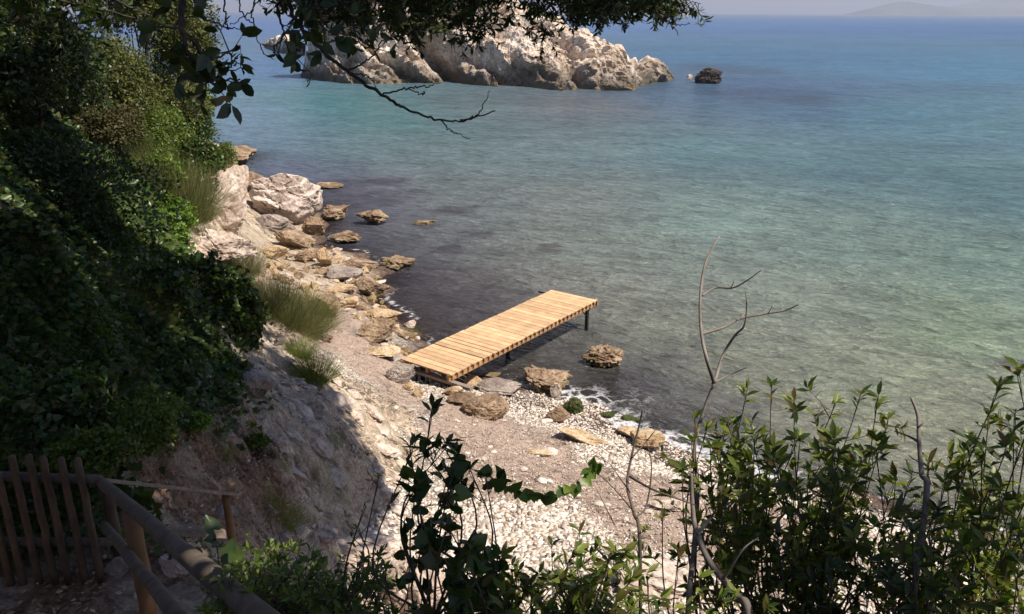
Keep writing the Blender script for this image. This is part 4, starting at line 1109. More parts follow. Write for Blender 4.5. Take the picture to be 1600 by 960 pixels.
tuft(430, 800, 90, 46, 700, 'long grass clump at the foot of the shaded slab', 'grass_tuft', 'grass', 10, cat='grass')
tuft(345, 715, 50, 36, 400, 'grass tuft catching sun above the handrail', 'grass_tuft', 'grass', 11, cat='grass')
tuft(530, 775, 40, 24, 250, 'small grass tuft at the right foot of the shaded slab', 'grass_tuft', 'grass', 12, cat='grass')
tuft(190, 520, 150, 90, 900, 'dark drooping grass clump hanging over the shaded slope', 'grass_tuft', 'broom', 13, D=13.5, cat='grass')
tuft(648, 520, 34, 16, 240, 'green sea lettuce clump among the stones above the jetty', 'grass_tuft', 'grass', 15, cat='grass')

# ------------------------------------------------------------------ jetty
M['deck'] = wood_mat('deck_planks', (.58, .36, .19), (.70, .47, .28), (8, .8, 8), .65, 1.5, .002, island=.2)
M['joist'] = wood_mat('joist_wood', (.42, .22, .10), (.58, .34, .17), (2, 14, 14), .7)
M['grey_wood'] = wood_mat('grey_timber', (.22, .17, .14), (.38, .31, .27), (2, 14, 14), .8)
mm, n_m, l_m = nm('black_steel'); out(n_m, l_m, principled(n_m, l_m, (.012, .012, .013), .45, .5).outputs[0]); M['steel'] = mm
DZ = 1.0
nl, nr_, fr_, fl = [atz(u, v, DZ)[:2] for u, v in ((633, 559), (697, 588), (933, 470), (862, 452))]
pa = (nl + nr_) / 2; pb = (fl + fr_) / 2
ex = unit(pb - pa); eyv = np.array([ex[1], -ex[0]])        # eyv points to the right-hand side
PLn = np.linalg.norm(pb - pa); PW = (np.linalg.norm(nl - nr_) + np.linalg.norm(fl - fr_)) / 2
jet = empty('jetty', (pa[0], pa[1], 0), 'new pale wooden jetty of cross planks on black posts', 'jetty')
AX = np.array([[ex[0], ex[1], 0], [eyv[0], eyv[1], 0], [0, 0, 1.0]])
jet.rotation_euler = (0, 0, math.atan2(ex[1], ex[0]))
def jbuild(mb, name, mat, parent=jet):
    # geometry given in the jetty's own axes (x along, y to the left, z up)
    V = np.concatenate(mb.V); F = [np.concatenate(f) for f in mb.F.values()]
    return mesh_obj(name, V, F, M[mat], parent, False)
d = MB(); NP = 33; pit = PLn / NP
jr = np.random.default_rng(3)
for i in range(NP):
    wdt = pit - .017
    if i in (6, 8): wdt = pit - .05
    dx = .018 if i == 6 else 0
    d.box(((i + .5) * pit + dx, jr.normal() * .006, DZ - .02 + jr.normal() * .0012), (wdt, PW + jr.normal() * .012, .04), None, .004)
jbuild(d, 'deck', 'deck')
for s in (1, -1):
    j = MB(); j.box((PLn / 2 - .02, s * (PW / 2 - .10), DZ - .137), (PLn - .03, .075, .19), None, .004); jbuild(j, 'joist', 'joist')
    c = MB()
    for i in range(NP):
        c.box(((i + .5) * pit, s * (PW / 2 - .018), DZ - .085), (.07, .028, .085), None, .003)
    jbuild(c, 'cleats', 'joist')
j = MB(); j.box((PLn / 2, 0, DZ - .125), (PLn - .1, .06, .16), None, .004); jbuild(j, 'joist', 'joist')
for x in (PLn - .03,):
    j = MB(); j.box((x, 0, DZ - .125), (.05, PW - .19, .15), None, .004); jbuild(j, 'end_beam', 'joist')
j = MB(); j.box((PLn + .012, -(PW / 2 - .03), DZ - .10), (.06, .12, .2), None, .004); jbuild(j, 'end_block', 'joist')
for x, y, zb in ((PLn - .35, -(PW / 2 - .16), -1.1), (PLn - .35, PW / 2 - .16, -1.1), (PLn * .5, 0.0, -.8), (.55, -(PW / 2 - .5), -.2), (.55, PW / 2 - .3, -.2)):
    t = MB(); t.box((x, y, (DZ - .21 + zb) / 2), (.10, .10, DZ - .21 - zb), None, .006); lg = jbuild(t, 'leg', 'steel')
    t = MB(); t.tube([(x - .32, y, DZ - .23), (x - .05, y, DZ - .48)], .022, 6); t.tube([(x + .22, y, DZ - .23), (x + .05, y, DZ - .40)], .022, 6); jbuild(t, 'brace', 'steel', lg)
for x in (PLn - .35,):
    t = MB(); t.box((x, 0, DZ - .235), (.08, PW - .1, .05), None, .004); jbuild(t, 'crossbar', 'steel')
t = MB(); t.box((PLn * .96, PW / 2 + .14, DZ - .06), (.05, .42, .05), None, .006); jbuild(t, 'mooring_bar', 'steel')
nb_ = MB()
for i in range(NP):
    for yy in (-(PW / 2 - .10), PW / 2 - .10, 0):
        for q_ in (-.05, .05):
            nb_.box(((i + .5) * pit + q_, yy + jr.normal() * .004, DZ + .001), (.011, .011, .004))
jbuild(nb_, 'nails', 'steel')
b0 = atz(641, 577, .71); b1 = atz(737, 608, .71)
gb = MB(); dd = unit(b1 - b0); gb.box(tuple((b0 + b1) / 2), (np.linalg.norm(b1 - b0), .15, .09), [dd, [-dd[1], dd[0], 0], [0, 0, 1]], .006)
Rz = np.array(Matrix.Rotation(-math.atan2(ex[1], ex[0]), 3, 'Z'))
gb.V = [(V - [pa[0], pa[1], 0]) @ Rz.T for V in gb.V]; jbuild(gb, 'sill_beam', 'grey_wood')
for uu, vv in ((651, 578), (668, 585), (690, 593), (716, 601)):
    q = atz(uu, vv + 4, .64); t = MB(); q2 = (q - [pa[0], pa[1], 0]) @ Rz.T
    t.box((q2[0], q2[1], .27), (.06, .06, .74), None, .006); jbuild(t, 'stake', 'steel')

# ------------------------------------------------------------------ path furniture
M['log'] = wood_mat('round_pole_wood', (.075, .05, .034), (.15, .10, .065), (3, 3, 1.2), .8, 4.0, .006, island=.2)
M['log_dark'] = wood_mat('dark_pole_wood', (.085, .065, .05), (.17, .13, .10), (3, 3, 1.2), .8, 4.0, .006)
M['plank_grey'] = wood_mat('weathered_plank', (.22, .17, .13), (.36, .29, .23), (2, 12, 12), .85)
M['post_orange'] = wood_mat('orange_post', (.17, .09, .045), (.28, .16, .085), (3, 3, 1.2), .8)
def pole(b, a, c, r0, r1=None, n=12, seed=0, seg=10, round_top=False):
    a = np.array(a); c = np.array(c); t = np.linspace(0, 1, seg)[:, None]; P = a + (c - a) * t
    r = np.random.default_rng(seed); L = np.linalg.norm(c - a)
    P[1:-1] += r.normal(size=(seg - 2, 3)) * .0025
    R = np.linspace(r0, r1 or r0, seg) * (1 + r.normal(size=seg) * .025)
    if round_top:
        e = unit(c - a); P = np.concatenate([P, [c + e * r0 * .35, c + e * r0 * .55]]); R = np.concatenate([R, [R[-1] * .75, R[-1] * .3]])
    b.tube(P, R, n)
FY = 5.8
pf = aty(80, 893, FY)
fence = empty('picket_fence', (aty(150, 893, FY)[0], FY, pf[2]), 'dark brown fence of round pickets across the path at bottom left', 'fence')
pk = [(-3, 742, 20, 905), (18, 714, 52, 897), (44, 713, 80, 897), (67, 716, 103, 893), (95, 717, 132, 893), (121, 718, 160, 890)]
for i, (ut, vt, ub, vb) in enumerate([(-30, 716, 0, 900)] + pk):
    dy = -.045
    tp = aty(ut, vt, FY + dy); bt = aty(ub, vb, FY + dy)
    b = MB(); pole(b, (tp[0], FY + dy, bt[2] - .12), (tp[0] + .0, FY + dy, tp[2]), .031, .028, 12, i, round_top=True)
    b.build('picket', M['log'], fence)
for (ua, va, ub, vb) in ((-60, 742, 158, 750), (-60, 846, 172, 848)):
    b = MB(); pole(b, aty(ua, va, FY + .03), aty(ub, vb, FY + .03), .042, .040, 12, 3); b.build('rail', M['log_dark'], fence)
# near log handrail
rail = empty('log_handrail', aty(170, 880, 5.9), 'thick round log handrail running down to the gate at bottom left', 'handrail')
A0 = aty(156, 752, 5.95); A1 = atd(412, 968, 3.05); A2 = A1 + (A1 - A0) * .55
b = MB(); pole(b, A0, A2, .044, .048, 16, 5, 16, True); b.build('top_rail', M['log_dark'], rail)
B0 = aty(163, 822, 5.7); B1 = atd(278, 965, 4.3); B2 = B1 + (B1 - B0) * .4
b = MB(); pole(b, B0, B2, .036, .040, 12, 6, 12, True); b.build('lower_rail', M['log_dark'], rail)
pt = aty(166, 756, 5.98); b = MB(); pole(b, (pt[0], 5.98, pt[2] - 1.15), (pt[0], 5.98, pt[2] - .03), .05, .046, 12, 7); b.build('post', M['log'], rail)
k = .42; q = A0 + (A1 - A0) * k
q = A0 + (A1 - A0) * .36
b = MB(); pole(b, (q[0], q[1], q[2] - 1.3), (q[0], q[1], q[2] - .03), .062, .055, 14, 8); b.build('post', M['post_orange'], rail)
# board handrail going down the steps
hr_ = empty('board_handrail', aty(366, 857, 7.9), 'flat weathered board handrail ending on a leaning orange post', 'handrail')
C0 = aty(158, 750, 6.1); C1 = aty(370, 773, 7.95)
dd = unit(C1 - C0); side = unit(np.cross(dd, [0, 0, 1])); upv = np.cross(side, dd)
b = MB(); b.box((C0 + C1) / 2, (np.linalg.norm(C1 - C0), .11, .032), [dd, side, upv], .004); b.build('board', M['plank_grey'], hr_, False)
t0 = aty(352, 774, 7.9); t1 = aty(366, 860, 7.85)
b = MB(); pole(b, t1 - [0, 0, .1], t0, .045, .042, 12, 9); b.build('post', M['post_orange'], hr_)
# wooden step riser
s0 = aty(182, 830, 6.6); s1 = aty(352, 834, 7.3); dd = unit(s1 - s0)
b = MB(); b.box((s0 + s1) / 2, (np.linalg.norm(s1 - s0), .05, .10), [dd, unit(np.cross(dd, [0, 0, 1])), [0, 0, 1]], .005)
o = b.build('step_riser', M['plank_grey'], None, False, loc=(s0 + s1) / 2); set_props(o, 'weathered plank edging a path step behind the log rail', 'step')

# fallen leaves on the path
def litter():
    mat = leaf_mat('fallen_leaf', [(.12, .06, .035), (.22, .12, .07), (.34, .22, .14), (.5, .38, .28)], .1, .7, .2)
    b = MB(); n_ = 26000
    x = rng.uniform(-7.5, -.8, n_); y = rng.uniform(2.5, 15, n_)
    k = rng.uniform(size=n_) < polyblur(x, y, LEAFL, .6, 11) * .9
    x, y = x[k], y[k]; n_ = len(x)
    b.leaves(np.stack([x, y, height(x, y) + rng.uniform(.01, .04, n_)], -1), rdir(n_) * [1, 1, .3], unit(rdir(n_) * .5 + [0, 0, 1]), rng.uniform(.03, .075, n_), 'small')
    o = b.build('fallen_leaves', mat); set_props(o, 'dry brown fallen leaves on the path and bank', 'leaves', kind='stuff')
litter()

# ------------------------------------------------------------------ shrubs in the foreground
def sprig(b, t, p, d, n, L, r, kind='laurel', ln=.12, twig_r=.0022, whorl=True):
    """a leafy shoot: thin stem with leaves up it and a tuft at the tip"""
    d = unit(d); e = p + d * ln
    t.tube(np.array([p, (p + e) / 2 + r.normal(size=3) * .006, e]), [twig_r, twig_r * .8, twig_r * .5], 4, False)
    f = r.uniform(.25, 1.0, n); f[: n // 2] = r.uniform(.85, 1.0, n // 2)
    P = p + (e - p) * f[:, None]
    perp = rdir(n, r); perp = unit(perp - (perp @ d)[:, None] * d)
    D = unit(perp * r.uniform(.6, 1.2, n)[:, None] + d * r.uniform(.25, .9, n)[:, None] + np.array([0, 0, .05]))
    U = unit(np.cross(np.cross(D, d + np.array([.01, .02, 0])), D) + r.normal(size=(n, 3)) * .25)
    b.leaves(P, D, U, L * r.uniform(.65, 1.2, n), kind)
def shrub(name, label, cat, rootxy, tips, L=.07, seed=0, leafmat='leaf_laurel', twigmat='twig', kind='laurel', nl=9, side=5, hubs=4, part='foliage', up=.2, sl=.2, rs=.012, drop=None, nside=8):
    r = np.random.default_rng(seed)
    x, y = rootxy; z = float(height(np.array([x]), np.array([y]))[0]) - .05
    if drop is not None: z = drop
    base = np.array([x, y, z])
    root = empty(name, base, label, cat)
    T = np.array([atd(*t) for t in tips])
    lf_, tw = MB(), MB()
    # hubs: k-means-ish grouping so that branches fork naturally
    idx = r.choice(len(T), min(hubs, len(T)), replace=False); C = T[idx].copy()
    for _ in range(6):
        a = ((T[:, None] - C[None]) ** 2).sum(-1).argmin(1)
        for k_ in range(len(C)):
            if (a == k_).any(): C[k_] = T[a == k_].mean(0)
    for k_ in range(len(C)):
        hub = base + (C[k_] - base) * .62 + r.normal(size=3) * .06
        m_ = base + (hub - base) * .5 + r.normal(size=3) * .09
        cv = curve([base, m_, hub], 12)
        tw.tube(cv, np.linspace(rs, rs * .6, len(cv)), 7)
        for tp in T[a == k_]:
            m1 = hub + (tp - hub) * .5 + r.normal(size=3) * .085 - np.array([0, 0, .03])
            cv = curve([hub, m1, tp], 14)
            tw.tube(cv, np.linspace(rs * .5, .0018, len(cv)), 5)
            d = unit(cv[-1] - cv[-3])
            sprig(lf_, tw, tp - d * .11, unit(d + [0, 0, up]), nl, L, r, kind)
            for s_ in range(side):
                q = cv[int(len(cv) * r.uniform(.3, .95)) - 1]
                sd_ = unit(rdir(1, r)[0] + d * .6 + [0, 0, up])
                sprig(lf_, tw, q, sd_, nside, L * r.uniform(.75, 1.05), r, kind, r.uniform(.06, sl))
    lf_.build(part, M[leafmat], root); tw.build('branches', M[twigmat], root)
    return root
rs_ = np.random.default_rng(11)
def rt(n, u0, u1, v0, v1, d0, d1):
    return [(rs_.uniform(u0, u1), rs_.uniform(v0, v1), rs_.uniform(d0, d1)) for _ in range(n)]
t1 = rt(14, 1110, 1400, 660, 760, 3.6, 4.2) + [(1168, 608, 3.9), (1205, 605, 4.0), (1240, 628, 3.8), (1135, 655, 3.8), (1272, 650, 4.1), (1305, 632, 4.0), (1345, 618, 4.1), (1372, 622, 3.9), (1388, 655, 4.0), (1300, 690, 3.7), (1180, 680, 3.7),
      (1250, 690, 3.7), (1210, 720, 3.6), (1330, 730, 3.8), (1290, 760, 3.7), (1150, 735, 3.6), (1110, 700, 3.7), (1385, 705, 4.0), (1080, 690, 3.7), (1130, 775, 3.6), (1065, 735, 3.6)] + rt(20, 1110, 1400, 700, 860, 3.6, 4.3)
shrub('laurel_shrub', 'sunlit laurel-like shrub right of centre in front of the shallow water', 'shrub', (1.45, 3.4), t1, .074, 21, hubs=8, side=7, nside=8)
t2 = [(1588, 578, 3.7), (1562, 605, 3.8), (1585, 645, 3.7), (1545, 650, 3.9), (1512, 690, 3.8), (1535, 705, 3.7), (1572, 700, 3.6), (1480, 715, 3.9), (1452, 722, 3.9), (1425, 745, 3.8), (1500, 760, 3.8), (1560, 765, 3.6),
      (1462, 800, 3.7), (1590, 830, 3.6), (1530, 830, 3.7), (1630, 600, 3.6), (1640, 700, 3.6), (1620, 560, 3.8)] + rt(36, 1390, 1640, 720, 960, 3.5, 4.4)
shrub('laurel_shrub', 'dense laurel-like shrub filling the lower right corner', 'shrub', (2.25, 3.2), t2, .074, 22, hubs=9, side=6, nside=8)
t2b = rt(20, 1200, 1460, 800, 975, 3.4, 4.2)
shrub('laurel_shrub', 'shaded dark shrub at the bottom edge between the two laurel shrubs', 'shrub', (1.75, 2.9), t2b, .07, 25, 'leaf_dark_shade', hubs=8, side=5)
t3 = [(862, 850, 3.3), (900, 868, 3.2), (940, 858, 3.3), (978, 862, 3.3), (1010, 830, 3.4), (800, 885, 3.2), (765, 872, 3.3), (830, 905, 3.1), (880, 915, 3.1), (930, 915, 3.1), (990, 905, 3.2), (1030, 940, 3.1), (960, 945, 3.0), (780, 930, 3.1), (850, 955, 3.0)] + rt(9, 740, 1010, 890, 970, 2.9, 3.4)
shrub('young_shrub', 'low shrub with pointed reddish tips at the bottom centre', 'shrub', (.35, 2.5), t3 + rt(16, 740, 1010, 870, 970, 2.9, 3.4), .066, 23, hubs=7, side=6, nl=9)
t4 = [(1085, 655, 3.9), (1105, 610 + 60, 3.8), (1035, 790, 3.5), (1060, 860, 3.4), (1092, 905, 3.3), (1120, 880, 3.4), (1150, 930, 3.3), (1200, 950, 3.3), (1010, 900, 3.3), (1070, 950, 3.2)]
shrub('young_shrub', 'open young shrub with thin red stems left of the laurel shrubs', 'shrub', (.85, 2.8), t4, .06, 24, twigmat='twig_red', hubs=5, side=2, nl=7)
# broad-leaved climber
t5 = [(690, 690, 3.0), (665, 735, 2.9), (700, 745, 3.0), (730, 720, 3.0), (760, 745, 3.0), (650, 775, 2.9), (690, 800, 2.9), (715, 830, 2.9), (740, 850, 2.9), (690, 870, 2.8), (720, 900, 2.8), (700, 950, 2.8), (770, 850, 2.9), (665, 700, 3.0), (705, 765, 2.9)]
shrub('climbing_vine', 'dark climbing vine with broad heart-shaped leaves standing before the pebbles', 'vine', (-.2, 2.35), t5 + rt(4, 650, 730, 700, 930, 2.8, 3.0), .058, 31, 'leaf_ivy', 'twig', 'heart', nl=5, side=4, hubs=4, up=-.3, nside=4, sl=.09)
shrub('young_shrub', 'upright laurel sprig rising above the climbing vine', 'shrub', (-.28, 2.3), [(676, 640, 3.0), (650, 690, 3.0), (700, 695, 3.0), (640, 700, 2.95)], .06, 32, 'leaf_dark_shade', hubs=2, side=1, nl=8, nside=4)
# trailing vine shoot across the shingle
va = [atd(u, v, 3.2) for u, v in ((760, 742), (800, 765), (850, 776), (890, 770), (920, 735), (935, 725))]
root = empty('vine_shoot', va[0], 'thin trailing vine shoot with small bright leaves over the pebbles', 'vine')
cv = curve(va, 30); b = MB(); b.tube(cv, np.linspace(.003, .0012, len(cv)), 5); b.build('stem', M['twig'], root)
rr2 = np.random.default_rng(8); b = MB(); kk = rr2.integers(4, len(cv), 34)
b.leaves(cv[kk], rdir(34, rr2) * .8 + [0, 0, -.5], unit(rdir(34, rr2) + [0, -1, .5]), rr2.uniform(.03, .055, 34), 'heart'); b.build('leaves', M['leaf_bright'], root)
# weeds at bottom left
t6 = rt(60, 380, 610, 872, 985, 3.2, 4.3) + rt(40, 330, 520, 885, 985, 3.2, 4.2) + [(425, 860, 4.3), (595, 870, 3.6), (560, 890, 3.6)]
shrub('weed_clump', 'green leafy weeds beside the log handrail at the bottom left', 'weeds', (-1.35, 3.3), t6, .046, 33, 'leaf_weed', 'twig', hubs=14, side=8, nl=9)
shrub('weed_clump', 'tall thin weed stalk with sparse leaves before the grey pebbles', 'weeds', (-.75, 2.7), [(592, 745, 3.4), (572, 790, 3.4), (560, 830, 3.4), (600, 900, 3.2)], .03, 34, 'leaf_weed', 'twig', hubs=2, side=2, nl=4, nside=3)
shrub('vine_sprig', 'two dark broad vine leaves hanging in front of the board handrail', 'vine', (-1.6, 3.1), [(335, 830, 3.6), (355, 858, 3.5)], .085, 35, 'leaf_dark_shade', 'twig', 'heart', nl=2, side=0, hubs=1)  # leaf colour darkened in place of shade
# bare saplings: px polylines with radii, all at one depth each
def bare(name, label, lines, D, r0, mat='twig_grey', ground=None, cat='sapling'):
    root = None; b = MB()
    for i, (pts, rad) in enumerate(lines):
        P = []
        for j, (u, v) in enumerate(pts):
            P.append(atd(u, v, D + .10 * math.sin(i * 2.1 + j * .5) * (j > 0)))
        if i == 0:
            g = np.array([P[0][0], P[0][1], float(height(np.array([P[0][0]]), np.array([P[0][1]]))[0]) - .05])
            root = empty(name, g, label, cat)
            P = [g, (g + P[0]) / 2 + [.04, 0, 0]] + P
        cv = curve(P, 10 * len(P)); b.tube(cv, np.linspace(rad, rad * .35, len(cv)) * r0 * 1.5, 6)
    b.build('stems', M[mat], root); return root
bare('bare_sapling', 'tall leafless grey sapling standing against the shallow water', [
    ([(1075, 960), (1085, 850), (1090, 760), (1085, 700), (1100, 640), (1116, 598)], 2.6),
    ([(1116, 598), (1130, 555), (1148, 525), (1163, 508), (1168, 470)], 1.3),
    ([(1116, 598), (1104, 560), (1096, 520), (1094, 470), (1100, 420), (1112, 390), (1124, 370)], 1.5),
    ([(1096, 522), (1130, 512), (1158, 498), (1200, 490), (1225, 486), (1248, 476)], 1.1),
    ([(1097, 462), (1118, 450), (1145, 450), (1168, 438), (1190, 422)], .9),
    ([(1142, 450), (1146, 442), (1148, 430)], .4), ([(1097, 446), (1110, 442), (1126, 440)], .4),
    ([(1158, 498), (1166, 482), (1165, 456)], .6), ([(1200, 490), (1206, 480), (1208, 474)], .4), ([(1096, 480), (1084, 474), (1077, 468)], .4),
    ([(1112, 600), (1140, 586), (1168, 574)], .7), ([(1146, 527), (1158, 522), (1166, 520)], .4), ([(1102, 418), (1108, 406), (1114, 404)], .35)], 3.9, .0042)
bare('dead_shoot', 'short knobbly dead stem sticking up above the right-hand shrubs', [
    ([(1445, 800), (1440, 740), (1436, 690), (1434, 650), (1424, 622)], 2.4), ([(1434, 690), (1420, 682), (1398, 674)], 1.0),
    ([(1436, 722), (1428, 718), (1420, 712)], .6), ([(1435, 668), (1442, 662), (1443, 660)], .7), ([(1437, 740), (1428, 738), (1420, 734)], .6)], 3.7, .0042, cat='stem')
bare('bare_sapling', 'thin forked leafless twigs in front of the wrack and sandstone', [
    ([(1000, 860), (990, 800), (980, 755), (990, 700), (1000, 660), (1004, 640)], 1.8), ([(988, 715), (1010, 690), (1024, 672)], .8),
    ([(990, 800), (965, 770), (940, 745), (925, 738)], .6), ([(985, 770), (960, 735), (950, 720)], .6), ([(992, 810), (1010, 790), (1018, 730), (1010, 690)], .9), ([(984, 745), (1020, 765), (1060, 780), (1088, 790)], 1.0),
    ([(960, 820), (945, 790), (932, 764)], .7)], 3.4, .0036, 'twig')
bare('bare_sapling', 'curving grey-brown stem arching up at the foot of the tall sapling', [
    ([(1170, 975), (1150, 930), (1110, 880), (1088, 830), (1082, 790), (1080, 740)], 3.2), ([(1090, 835), (1110, 810), (1120, 795)], 1.4), ([(1130, 905), (1160, 860), (1185, 840)], .9)], 3.4, .0042, 'twig_grey')

# ------------------------------------------------------------------ overhanging tree
tree = empty('overhanging_tree', (-3.6, 3.4, 7.6), 'big dark tree leaning in from the top left, its leafy boughs hanging over the bay', 'tree')
tk = MB()
def limb(P, r0, r1, n=10, k=20):
    cv = curve(P, k); tk.tube(cv, np.linspace(r0, r1, len(cv)), n)
# trunk seen dark in the top left corner
limb([(-4.6, 4.6, 6.2), (-4.1, 4.9, 8.2), (-3.6, 5.2, 10.0), (-2.6, 5.4, 11.4), (-.8, 6.2, 12.4), (1.2, 8.5, 13.0), (2.0, 12, 13.2)], .34, .10, 12, 40)
limb([(-3.6, 5.2, 10.0), (-3.9, 6.0, 11.6), (-3.4, 8.5, 13.0), (-2.4, 12, 13.8)], .2, .06)
limb([(-2.6, 5.4, 11.4), (-1.2, 4.9, 11.3), (.2, 4.8, 11.0), (1.4, 4.9, 10.6)], .12, .03)
limb([(-.8, 6.2, 12.4), (1.2, 5.4, 12.8), (2.2, 4.0, 12.8)], .10, .03)
limb([(-3.6, 5.2, 10.0), (-3.0, 3.0, 11.6), (-1.2, 1.6, 12.6)], .16, .05)
limb([(-4.1, 4.9, 8.2), (-5.6, 6.0, 9.8), (-6.5, 8.0, 11.2)], .16, .05)
tk.build('trunk', M['bark'], tree)
# shading crown: its clumps lie where the sun line from the shaded ground passes
SH = [(0, 60), (110, 120), (130, 300), (200, 390), (300, 425), (430, 440), (455, 560), (505, 600), (545, 660), (600, 760), (570, 850), (480, 960), (0, 960)]
HOLES = [(70, 900, 55), (250, 770, 42), (300, 880, 50), (150, 670, 36), (340, 750, 40), (30, 800, 40), (200, 900, 34), (20, 640, 30), (105, 640, 26), (260, 720, 20), (235, 655, 14), (90, 930, 30), (290, 880, 30), (250, 770, 18), (100, 410, 16), (350, 740, 20), (540, 850, 22), (430, 860, 30), (150, 745, 14), (210, 590, 14), (320, 560, 12)]
cr_ = np.random.default_rng(21)
cl = []
SH2 = [(430, 555), (490, 590), (540, 660), (598, 765), (560, 850), (400, 820), (320, 760), (330, 600)]
while len(cl) < 2900:
    u, v = cr_.uniform(0, 610), cr_.uniform(60, 960)
    if len(cl) > 2100: u, v = cr_.uniform(320, 600), cr_.uniform(550, 850)
    if not inpoly(np.array([u]), np.array([v]), SH if len(cl) <= 2100 else SH2)[0]: continue
    if any((u - a) ** 2 + (v - b_) ** 2 < c_ * c_ for a, b_, c_ in HOLES): continue
    p = hit(u, v)
    zt = cr_.uniform(12.2, 14.0)
    if np.hypot(p[0], p[1]) > 24: continue
    t = (zt - p[2]) / S[2]; q = p + S * t
    if t < 1.5: q = p + S * 3.0
    # keep it out of the picture
    el = (q[2] - CAM_Z) / max(q[1], .1)
    if el < .05: q = q + S * ((.07 * q[1] + CAM_Z - q[2]) / S[2] + .5)
    cl.append(q)
for (u, v, dd_) in [(690, 700, 3), (700, 800, 2.9), (720, 900, 2.8), (350, 950, 3), (1300, 880, 3.6), (1400, 900, 3.6), (1250, 850, 3.6)]:  # unseen clumps added up the sun line to shade vine and lower shrubs
    for _ in range(10 if u < 1000 else 5):
        p = atd(u + cr_.normal() * 25, v + cr_.normal() * 25, dd_); cl.append(p + S * (cr_.uniform(12.0, 13.5) - p[2]) / S[2])
for (u, v, dd_) in [(290, 60, 2.7), (310, 100, 2.7), (350, 110, 2.7), (370, 100, 2.7), (440, 30, 3), (450, 60, 3), (500, 20, 3.2), (560, 50, 3.4), (260, 40, 2.7), (480, 60, 3), (600, 20, 4.6), (700, 30, 4.8), (800, 30, 4.8)]:  # more unseen clumps, added to keep the hanging sprays in shade
    for _ in range(22):
        p = atd(u + cr_.normal() * 22, v + cr_.normal() * 22, dd_); cl.append(p + S * (cr_.uniform(12.0, 13.5) - p[2]) / S[2])
cl = np.array(cl)
lf_ = MB(); n_ = 26
P = (cl[:, None] + cr_.normal(size=(len(cl), n_, 3)) * .17).reshape(-1, 3)
lf_.leaves(P, unit(rdir(len(P), cr_) + [0, 0, -.3]), unit(rdir(len(P), cr_) * .8 + S), cr_.uniform(.13, .24, len(P)), 'small')
lf_.build('crown', M['leaf_canopy'], tree)
# hanging leafy boughs along the top of the picture
hb = MB(); ht = MB()
def bough(pts, D, r0, leafy=(.3, 1.0), n=20, L=.06, kind='laurel', nl=6, spread=.10, droop=-.9, seed=0, lean=0):
    r = np.random.default_rng(seed)
    P = [atd(u, v, D + .25 * math.sin(seed + i)) for i, (u, v) in enumerate(pts)]
    cv = curve(P, 8 * len(P)); wig = r.normal(size=(len(cv), 3)) * .0035; wig[0] = 0; cv = cv + wig; ht.tube(cv, np.linspace(r0, max(.0016, r0 * .25), len(cv)), 6)
    for i in range(n):
        k_ = int(len(cv) * r.uniform(*leafy)) - 1; q = cv[max(0, k_)]
        sprig(hb, ht, q, unit(rdir(1, r)[0] + [0, 0, droop]), nl, L * r.uniform(.8, 1.1), r, kind, r.uniform(.4, 1.3) * spread)
    return cv
# bare drooping branch in the middle
bough([(440, -40), (462, 30), (500, 75), (548, 115), (600, 150), (640, 172), (690, 188), (730, 188), (774, 172)], 4.2, .012, (.0, .25), 3, .09, nl=3, seed=1)
for pts, r0 in (([(598, 148), (640, 138), (668, 136), (690, 128)], .005), ([(690, 188), (705, 205), (735, 218)], .004), ([(720, 190), (748, 178), (766, 142)], .005), ([(640, 140), (660, 148), (664, 144)], .003),
                ([(545, 112), (580, 90), (600, 60), (610, 30)], .005), ([(548, 115), (575, 120), (590, 140)], .004), ([(462, 30), (440, 62), (428, 80), (446, 95), (450, 88)], .006), ([(500, 75), (530, 60), (560, 50)], .005),
                ([(300, -30), (310, 20), (350, 42), (380, 46)], .007), ([(350, -30), (352, 20), (356, 44), (362, 44)], .005), ([(372, -20), (378, 20), (400, 42), (405, 47)], .004), ([(420, -20), (390, 20), (360, 40)], .004), ([(400, -10), (395, 30), (410, 80), (428, 92)], .004)):
    bough(pts, 4.2, r0, n=0, seed=2)
# big-leaved sprays on the left
bough([(282, -40), (285, 30), (295, 80), (330, 128), (372, 122)], 2.7, .010, (.25, .9), 20, .062, nl=4, seed=3, kind='ovate', droop=-.4)
bough([(300, 60), (320, 90), (350, 85), (376, 72)], 2.7, .005, (.5, 1.0), 3, .062, nl=3, seed=4, kind='ovate', droop=.2)
bough([(330, 128), (355, 110), (365, 95), (372, 88)], 2.7, .004, (.3, 1.0), 4, .05, nl=4, seed=5, droop=.3, spread=.05)
bough([(442, -30), (436, 20), (446, 60), (452, 80)], 3.0, .006, (.2, 1.0), 9, .062, nl=4, seed=6, kind='ovate', droop=-.8)
bough([(548, -20), (552, 30), (560, 62), (575, 82)], 3.4, .006, (.3, 1.0), 7, .062, nl=4, seed=7, kind='ovate', droop=-.5)
bough([(470, -30), (490, 0), (500, 20), (505, 50)], 3.2, .006, (.2, 1.0), 10, .062, nl=4, seed=8, kind='ovate', droop=-.6)
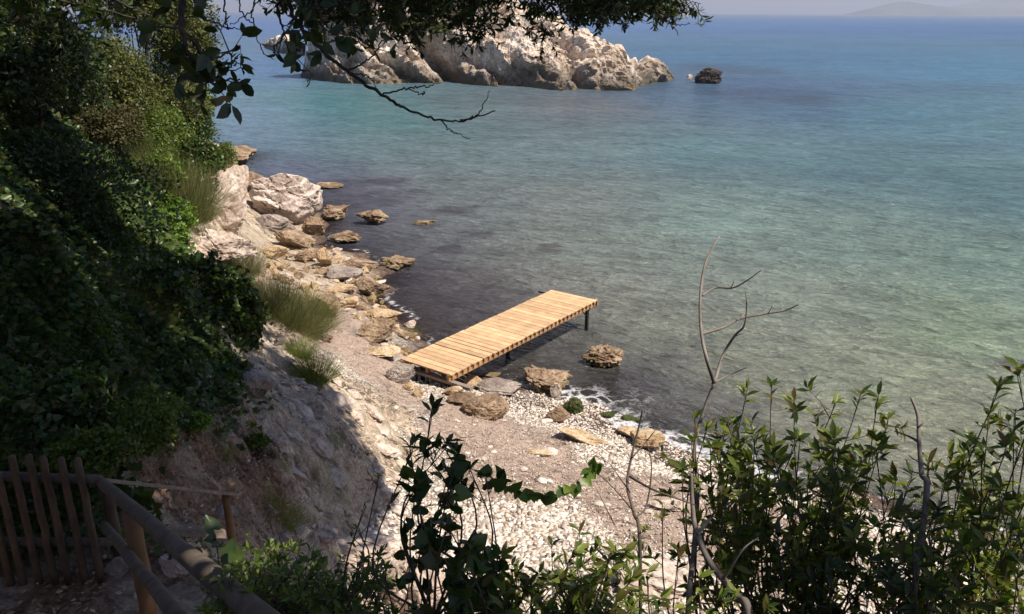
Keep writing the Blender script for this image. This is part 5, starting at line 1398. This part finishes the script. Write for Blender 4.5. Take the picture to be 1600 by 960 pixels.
# small-leaved mass
ms = np.random.default_rng(44)
for i in range(64):
    u0 = ms.uniform(500, 1080); lowest = np.interp(u0, [480, 560, 640, 700, 780, 830, 880, 940, 1000, 1060, 1100], [40, 55, 70, 78, 84, 78, 60, 30, 22, 12, 4])
    v1 = lowest * ms.uniform(.2, .9)
    bough([(u0 - ms.uniform(60, 150), -ms.uniform(40, 70)), (u0 - ms.uniform(10, 50), v1 * .2 - 15), (u0, v1)], ms.uniform(4.4, 5.6), .006, (.2, 1.0), 17, .052, nl=8, seed=100 + i, droop=-.8, spread=.11)
for i in range(26):
    u0 = ms.uniform(430, 1000)
    bough([(u0 - 90, -60), (u0 - 30, -35), (u0 + 20, ms.uniform(-25, 0))], ms.uniform(4.4, 5.4), .006, (.2, 1.0), 16, .055, nl=8, seed=200 + i, droop=-.6, spread=.12)
bough([(960, -20), (1010, 8), (1040, 30), (1060, 40), (1078, 36)], 4.8, .006, (.1, .5), 6, .055, nl=5, seed=300)
bough([(1040, 30), (1052, 42), (1060, 54)], 4.8, .003, n=0, seed=301)
bough([(1000, -40), (1040, -10), (1070, 0), (1094, 6)], 4.8, .005, (.3, 1.0), 12, .055, nl=6, seed=302)
for i in range(10):
    bough([(ms.uniform(-60, 60), -60), (ms.uniform(0, 130), -20), (ms.uniform(20, 240), ms.uniform(0, 50))], ms.uniform(4.0, 5.0), .012, (.2, 1.0), 14, .06, nl=8, seed=400 + i, droop=-.5, spread=.12)
hb.build('foliage', M['leaf_dark_shade'], tree); ht.build('branches', M['bark'], tree)

# scrub on top of the islet; left-end clumps added in place of shaded rock
b = MB(); ir_ = np.random.default_rng(9)
for i, (u, v, r_) in enumerate([(500, 10, 3.0), (530, 0, 4), (570, -5, 4.5), (610, 8, 4), (650, 15, 4), (690, 20, 4), (730, 8, 4.2), (770, 15, 3.5), (810, 25, 2.6), (640, 45, 2.2), (680, 52, 2.0), (585, 40, 2.2), (845, 30, 1.8), (500, 40, 3.4), (508, 66, 2.8), (530, 52, 3.0), (516, 88, 1.8), (560, 36, 3.0)]):
    y_ = 134 + (3 if v < 30 else -3 if u > 540 else 2)
    c = aty(u, v, y_); 
    rt_ = empty('islet_bush', c - [0, 0, r_ * .5], 'green scrub on the big islet, some clumps added to darken its shaded left end', 'bush', 'bushes on top of the islet')
    bb = MB(); foliage(bb, lobes_in(c, (r_ * 1.3, r_, r_ * .8), 4, .55, 50 + i), 1500, .42, 'small', seed=60 + i); bb.build('crown', M['leaf_maquis'], rt_)

# ------------------------------------------------------------------ haze over the bay
HAZE = True
if HAZE:
    m, n, l = nm('haze')
    v = N(n, 'ShaderNodeVolumePrincipled'); v.inputs['Color'].default_value = (.72, .78, .95, 1)
    v.inputs['Density'].default_value = .00015
    v.inputs['Anisotropy'].default_value = .2
    o = n.new('ShaderNodeOutputMaterial'); l.new(v.outputs[0], o.inputs['Volume'])
    h = MB(); h.box((0, 13500, 145), (60000, 60000, 320)); 
    ob = h.build('haze', m, None, False); set_props(ob, 'thin pale sea haze over the bay', 'haze', kind='stuff')
